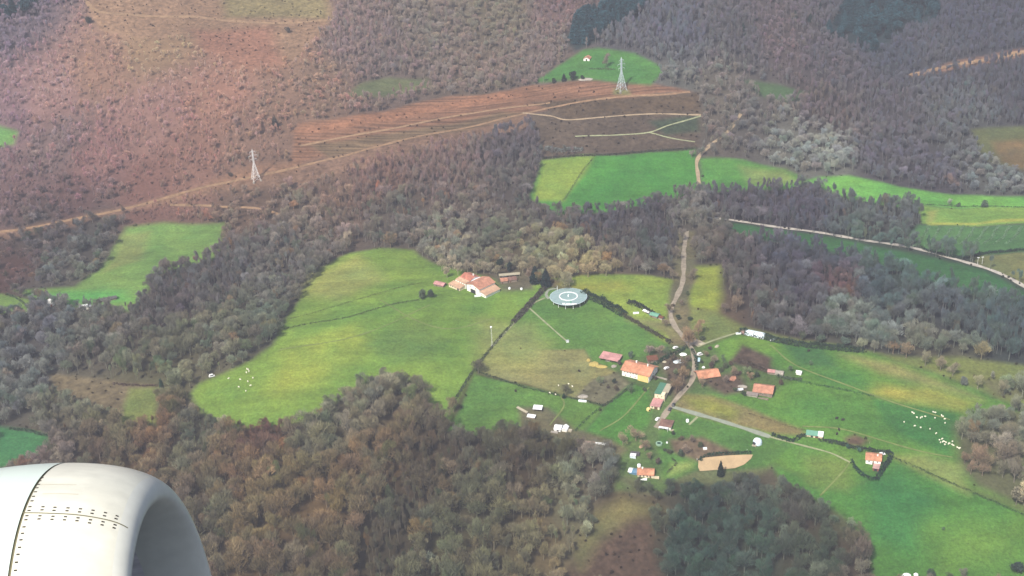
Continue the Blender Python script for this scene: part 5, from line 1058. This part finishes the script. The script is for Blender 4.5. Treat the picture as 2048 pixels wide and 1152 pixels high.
for p in ((1825,826),(1828,828),(1834,836),(1841,837),(1844,835),(1850,834),(1866,825),(1870,826),(1870,837),(1883,832),(1886,834),(1889,839),(1890,847)): beast(SHEEP, 'sheep', p, 'white sheep in the upper part of the right hand flock', 'sheep in the upper part of the right flock', 'sheep')
for p in ((1808,845),(1829,853),(1841,856),(1860,859),(1872,868),(1879,881),(1884,879),(1885,885),(1888,884),(1890,890),(1881,886),(1892,886),(1897,889),(1899,888),(1905,884),(1907,892),(1904,890),(1915,896),(1918,898),(1920,897)): beast(SHEEP, 'sheep', p, 'white sheep in the lower part of the right hand flock beside the grove', 'sheep in the lower part of the right flock', 'sheep')
for p in ((1100,787),(1111,790),(1117,772),(1137,769),(1145,774)): beast(SHEEP, 'sheep', p, 'white sheep near the bottom of the beige paddock', 'sheep on the beige paddock', 'sheep')
for p in ((1673,838),(1685,841),(1678,861),(1674,869)): beast(COW, 'cow', p, 'dark cow grazing right of the green roofed shed', 'dark cows on the right meadow', 'cow')
for p, l in (((1158,743), 'dark cow standing on the beige paddock left of the farmhouse'), ((1617,703), 'dark cow alone below the hedge on the upper right meadow'), ((1031,783), 'dark cow in the green field under the beige paddock')): beast(COW, 'cow', p, l, None, 'cow')

# ------------------------------------------------------------------ jet engine below the cabin window
def engine():
    C = CP+CR*(-1.5062)+CU*(-1.7582)+CF*6.4633; th, phi = .0154, .1503
    a = CR*math.cos(th)*math.cos(phi)+CU*math.sin(phi)+CF*(-math.sin(th)*math.cos(phi)); a /= np.linalg.norm(a)
    zc = CU-a*(CU@a); zc /= np.linalg.norm(zc); yc = np.cross(zc, a)
    o = bpy.data.objects.new('jet_engine', None); COL.objects.link(o); o.matrix_world = Matrix(((a[0], yc[0], zc[0], C[0]), (a[1], yc[1], zc[1], C[1]), (a[2], yc[2], zc[2], C[2]), (0, 0, 0, 1)))
    tag(o, 'large white jet engine nacelle with riveted inlet at the lower left', 'jet engine')
    RH, LO, TS, N, EX, SZ = .774, .7628, .4336, 160, .9609, 1.0442
    def R(t): return RH+(1-RH)*math.sin(math.acos(min(1, max(0, 1-t/LO)**(1/EX))))**EX if t < LO else (1.0-.0 if t < 1.6 else 1-.10*((t-1.6)/2.0)**2)
    def rev(name, prof, m, par=o, smooth=True):
        v = []; f = []
        for t, r in prof:
            for i in range(N): q = 2*math.pi*i/N; v.append((-t, r*math.cos(q), SZ*r*math.sin(q)))
        for k in range(len(prof)-1):
            for i in range(N): f.append((k*N+i, (k+1)*N+i, (k+1)*N+(i+1) % N, k*N+(i+1) % N))
        return MB().add(v, f).build(name, m, par, smooth)
    white = mat('engine_white_paint', base=(.58, .66, .60), var=.025, scale=1.5, rough=.32); cream = mat('inlet_cream_paint', base=(.62, .61, .52), var=.07, scale=2.2, rough=.38); grey = mat('inlet_liner', base=(.64, .61, .61), var=.14, scale=3, rough=.6)
    lipm = mat('lip_paint', base=(.63, .63, .56), var=.06, scale=2.5, rough=.35)
    nt = grey.node_tree; bs = nt.nodes['Principled BSDF']; old = bs.inputs['Base Color'].links[0].from_socket
    nt.links.new(noise_mul(nt, old, 9, .22, detail=5, stretch=(.5, (.35, 1, 3.5))), bs.inputs['Base Color'])     # drawn scuffs on the liner
    nt = cream.node_tree; bs = nt.nodes['Principled BSDF']; old = bs.inputs['Base Color'].links[0].from_socket
    nt.links.new(noise_mul(nt, old, 7, .07, detail=6, stretch=(0, (.25, 1.6, 1.6))), bs.inputs['Base Color'])    # grime streaks along the airflow
    seam = mat('dark_sealant', base=(.17, .16, .10), var=.1); riv = mat('rivet_steel', base=(.045, .038, .03), var=.1)
    lip = []
    for k in range(14, -1, -1): q = math.pi/2*k/14; lip.append((.30*(1-math.cos(q)), RH-.075*math.sin(q)))
    for k in range(1, 13): t = .05*(k/12)**2; lip.append((t, R(t)))
    rev('inlet_lip', lip, lipm); rev('inlet_cowl', [(.05+(TS-.006-.05)*k/24, R(.05+(TS-.006-.05)*k/24)) for k in range(25)], cream)
    rev('fan_cowl', [(t, R(t)) for t in np.linspace(TS+.006, LO+.05, 10)]+[(t, R(t)) for t in np.linspace(.85, 3.6, 24)], white)
    rev('seam', [(TS-.006, R(TS-.006)-.0005), (TS-.004, R(TS)-.006), (TS+.004, R(TS)-.006), (TS+.006, R(TS+.006)-.0005)], seam)
    rev('inlet_duct', [(.30, RH-.075), (.5, RH-.08), (.8, RH-.12), (1.15, RH-.24), (1.45, RH-.42)], grey)  # narrowed like a bowl so the wall turns more to the light
    rev('fan_disc', [(1.45, RH-.42), (1.5, .2)], G_METAL, smooth=False); rev('spinner', [(1.51, .2), (1.4, .17), (1.28, .09), (1.24, .005)], mat('spinner_grey', base=(.2, .2, .21)))
    rev('exhaust_nozzle', [(3.6, .6), (4.3, .42), (4.3, .38), (3.6, .3)], G_METAL)
    # where on the cowl a photo point lies
    def on_cowl(px, py):
        d = ray(px, py)[0]; lo = None; Mi = np.array(o.matrix_world.inverted())
        p0 = Mi[:3, :3]@CP+Mi[:3, 3]; dd = Mi[:3, :3]@d
        for s in np.arange(3.0, 9.0, .002):
            p = p0+dd*s; t = -p[0]
            if 0 <= t < 3.5 and math.hypot(p[1], p[2]/SZ) <= R(t): return t, math.atan2(p[2]/SZ, p[1])
        return None
    # lengthwise joint and the panel lines
    def line(name, pa, w, lift=.0012, m=seam):
        q = [on_cowl(*p) for p in pa]; q = [c for c in q if c]; mb = MB()
        for (t0, a0), (t1, a1) in zip(q[:-1], q[1:]):
            n = 8; v = []
            for k in range(n+1):
                t = t0+(t1-t0)*k/n; an = a0+(a1-a0)*k/n; r = R(t)+lift
                for s in (-1, 1):
                    b = an+s*w/r/2; v.append((-t, r*math.cos(b), SZ*r*math.sin(b)))
            mb.add(v, [(2*k, 2*k+1, 2*k+3, 2*k+2) for k in range(n)])
        if mb.v: mb.build(name, m, o)
    line('panel_joint', [(45, 1026), (100, 1027), (150, 1030), (200, 1037), (235, 1046), (256, 1057)], .006)
    faint = mat('faint_line', base=(.55, .52, .42), var=.05)
    line('panel_line', [(80, 970), (153, 970)], .004, m=faint); line('panel_line', [(85, 988), (157, 989)], .004, m=faint)
    # rivets, one short dark slot each
    slot = MB().box(-.0064, -.0034, -.002, .0064, .0034, .0012).mesh('rivet'); slot.materials.append(riv)
    def rivet(px, py):
        c = on_cowl(px, py)
        if not c: return
        t, an = c; q = bpy.data.objects.new('rivet', slot); COL.objects.link(q); q.parent = o
        e = .01; nx = (R(t+e)-R(max(t-e, 0)))/(2*e); nrm = Vector((nx, math.cos(an), math.sin(an)/SZ)).normalized(); tx = Vector((1, 0, 0)); tx = (tx-nrm*tx.dot(nrm)).normalized(); ty = nrm.cross(tx); r = R(t)
        q.matrix_local = Matrix(((tx[0], ty[0], nrm[0], -t), (tx[1], ty[1], nrm[1], r*math.cos(an)), (tx[2], ty[2], nrm[2], SZ*r*math.sin(an)), (0, 0, 0, 1)))
    for x, y in ((84,956),(80,962),(77,969),(74,976),(71,984),(67,993),(64,1002),(60,1014),(58,1021),(54,1032),(52,1040),(48,1054),(45,1067),(42,1080),(39,1095),(36,1109),(33,1125),(31,1141)): rivet(x, y)
    for x, y in ((86,1014),(110,1015),(136,1016),(161,1018),(186,1021),(211,1026),(234,1032)): rivet(x, y); rivet(x-2, y+6)
    for x, y in ((80,1032),(106,1033),(131,1034),(156,1036),(181,1040),(206,1044),(230,1050)): rivet(x, y); rivet(x-2, y+6)
engine()

# ------------------------------------------------------------------ haze: thin air round the camera and the whole scene
def build_haze():
    mb = MB().box(-7900, -900, -210, 7900, 8900, 1100)

    m = bpy.data.materials.new('haze'); m.use_nodes = True; nt = m.node_tree; nt.nodes.remove(nt.nodes['Principled BSDF'])
    v = nt.nodes.new('ShaderNodeVolumePrincipled'); v.inputs['Color'].default_value = (.84, .87, 1.0, 1); v.inputs['Density'].default_value = HAZE; v.inputs['Anisotropy'].default_value = 0.0
    nt.links.new(v.outputs[0], nt.nodes['Material Output'].inputs['Volume'])
    o = mb.build('haze', m); o['kind'] = 'stuff'; o['label'] = 'thin pale winter haze filling the air over the valley'
HAZE = 0.00013
build_haze()
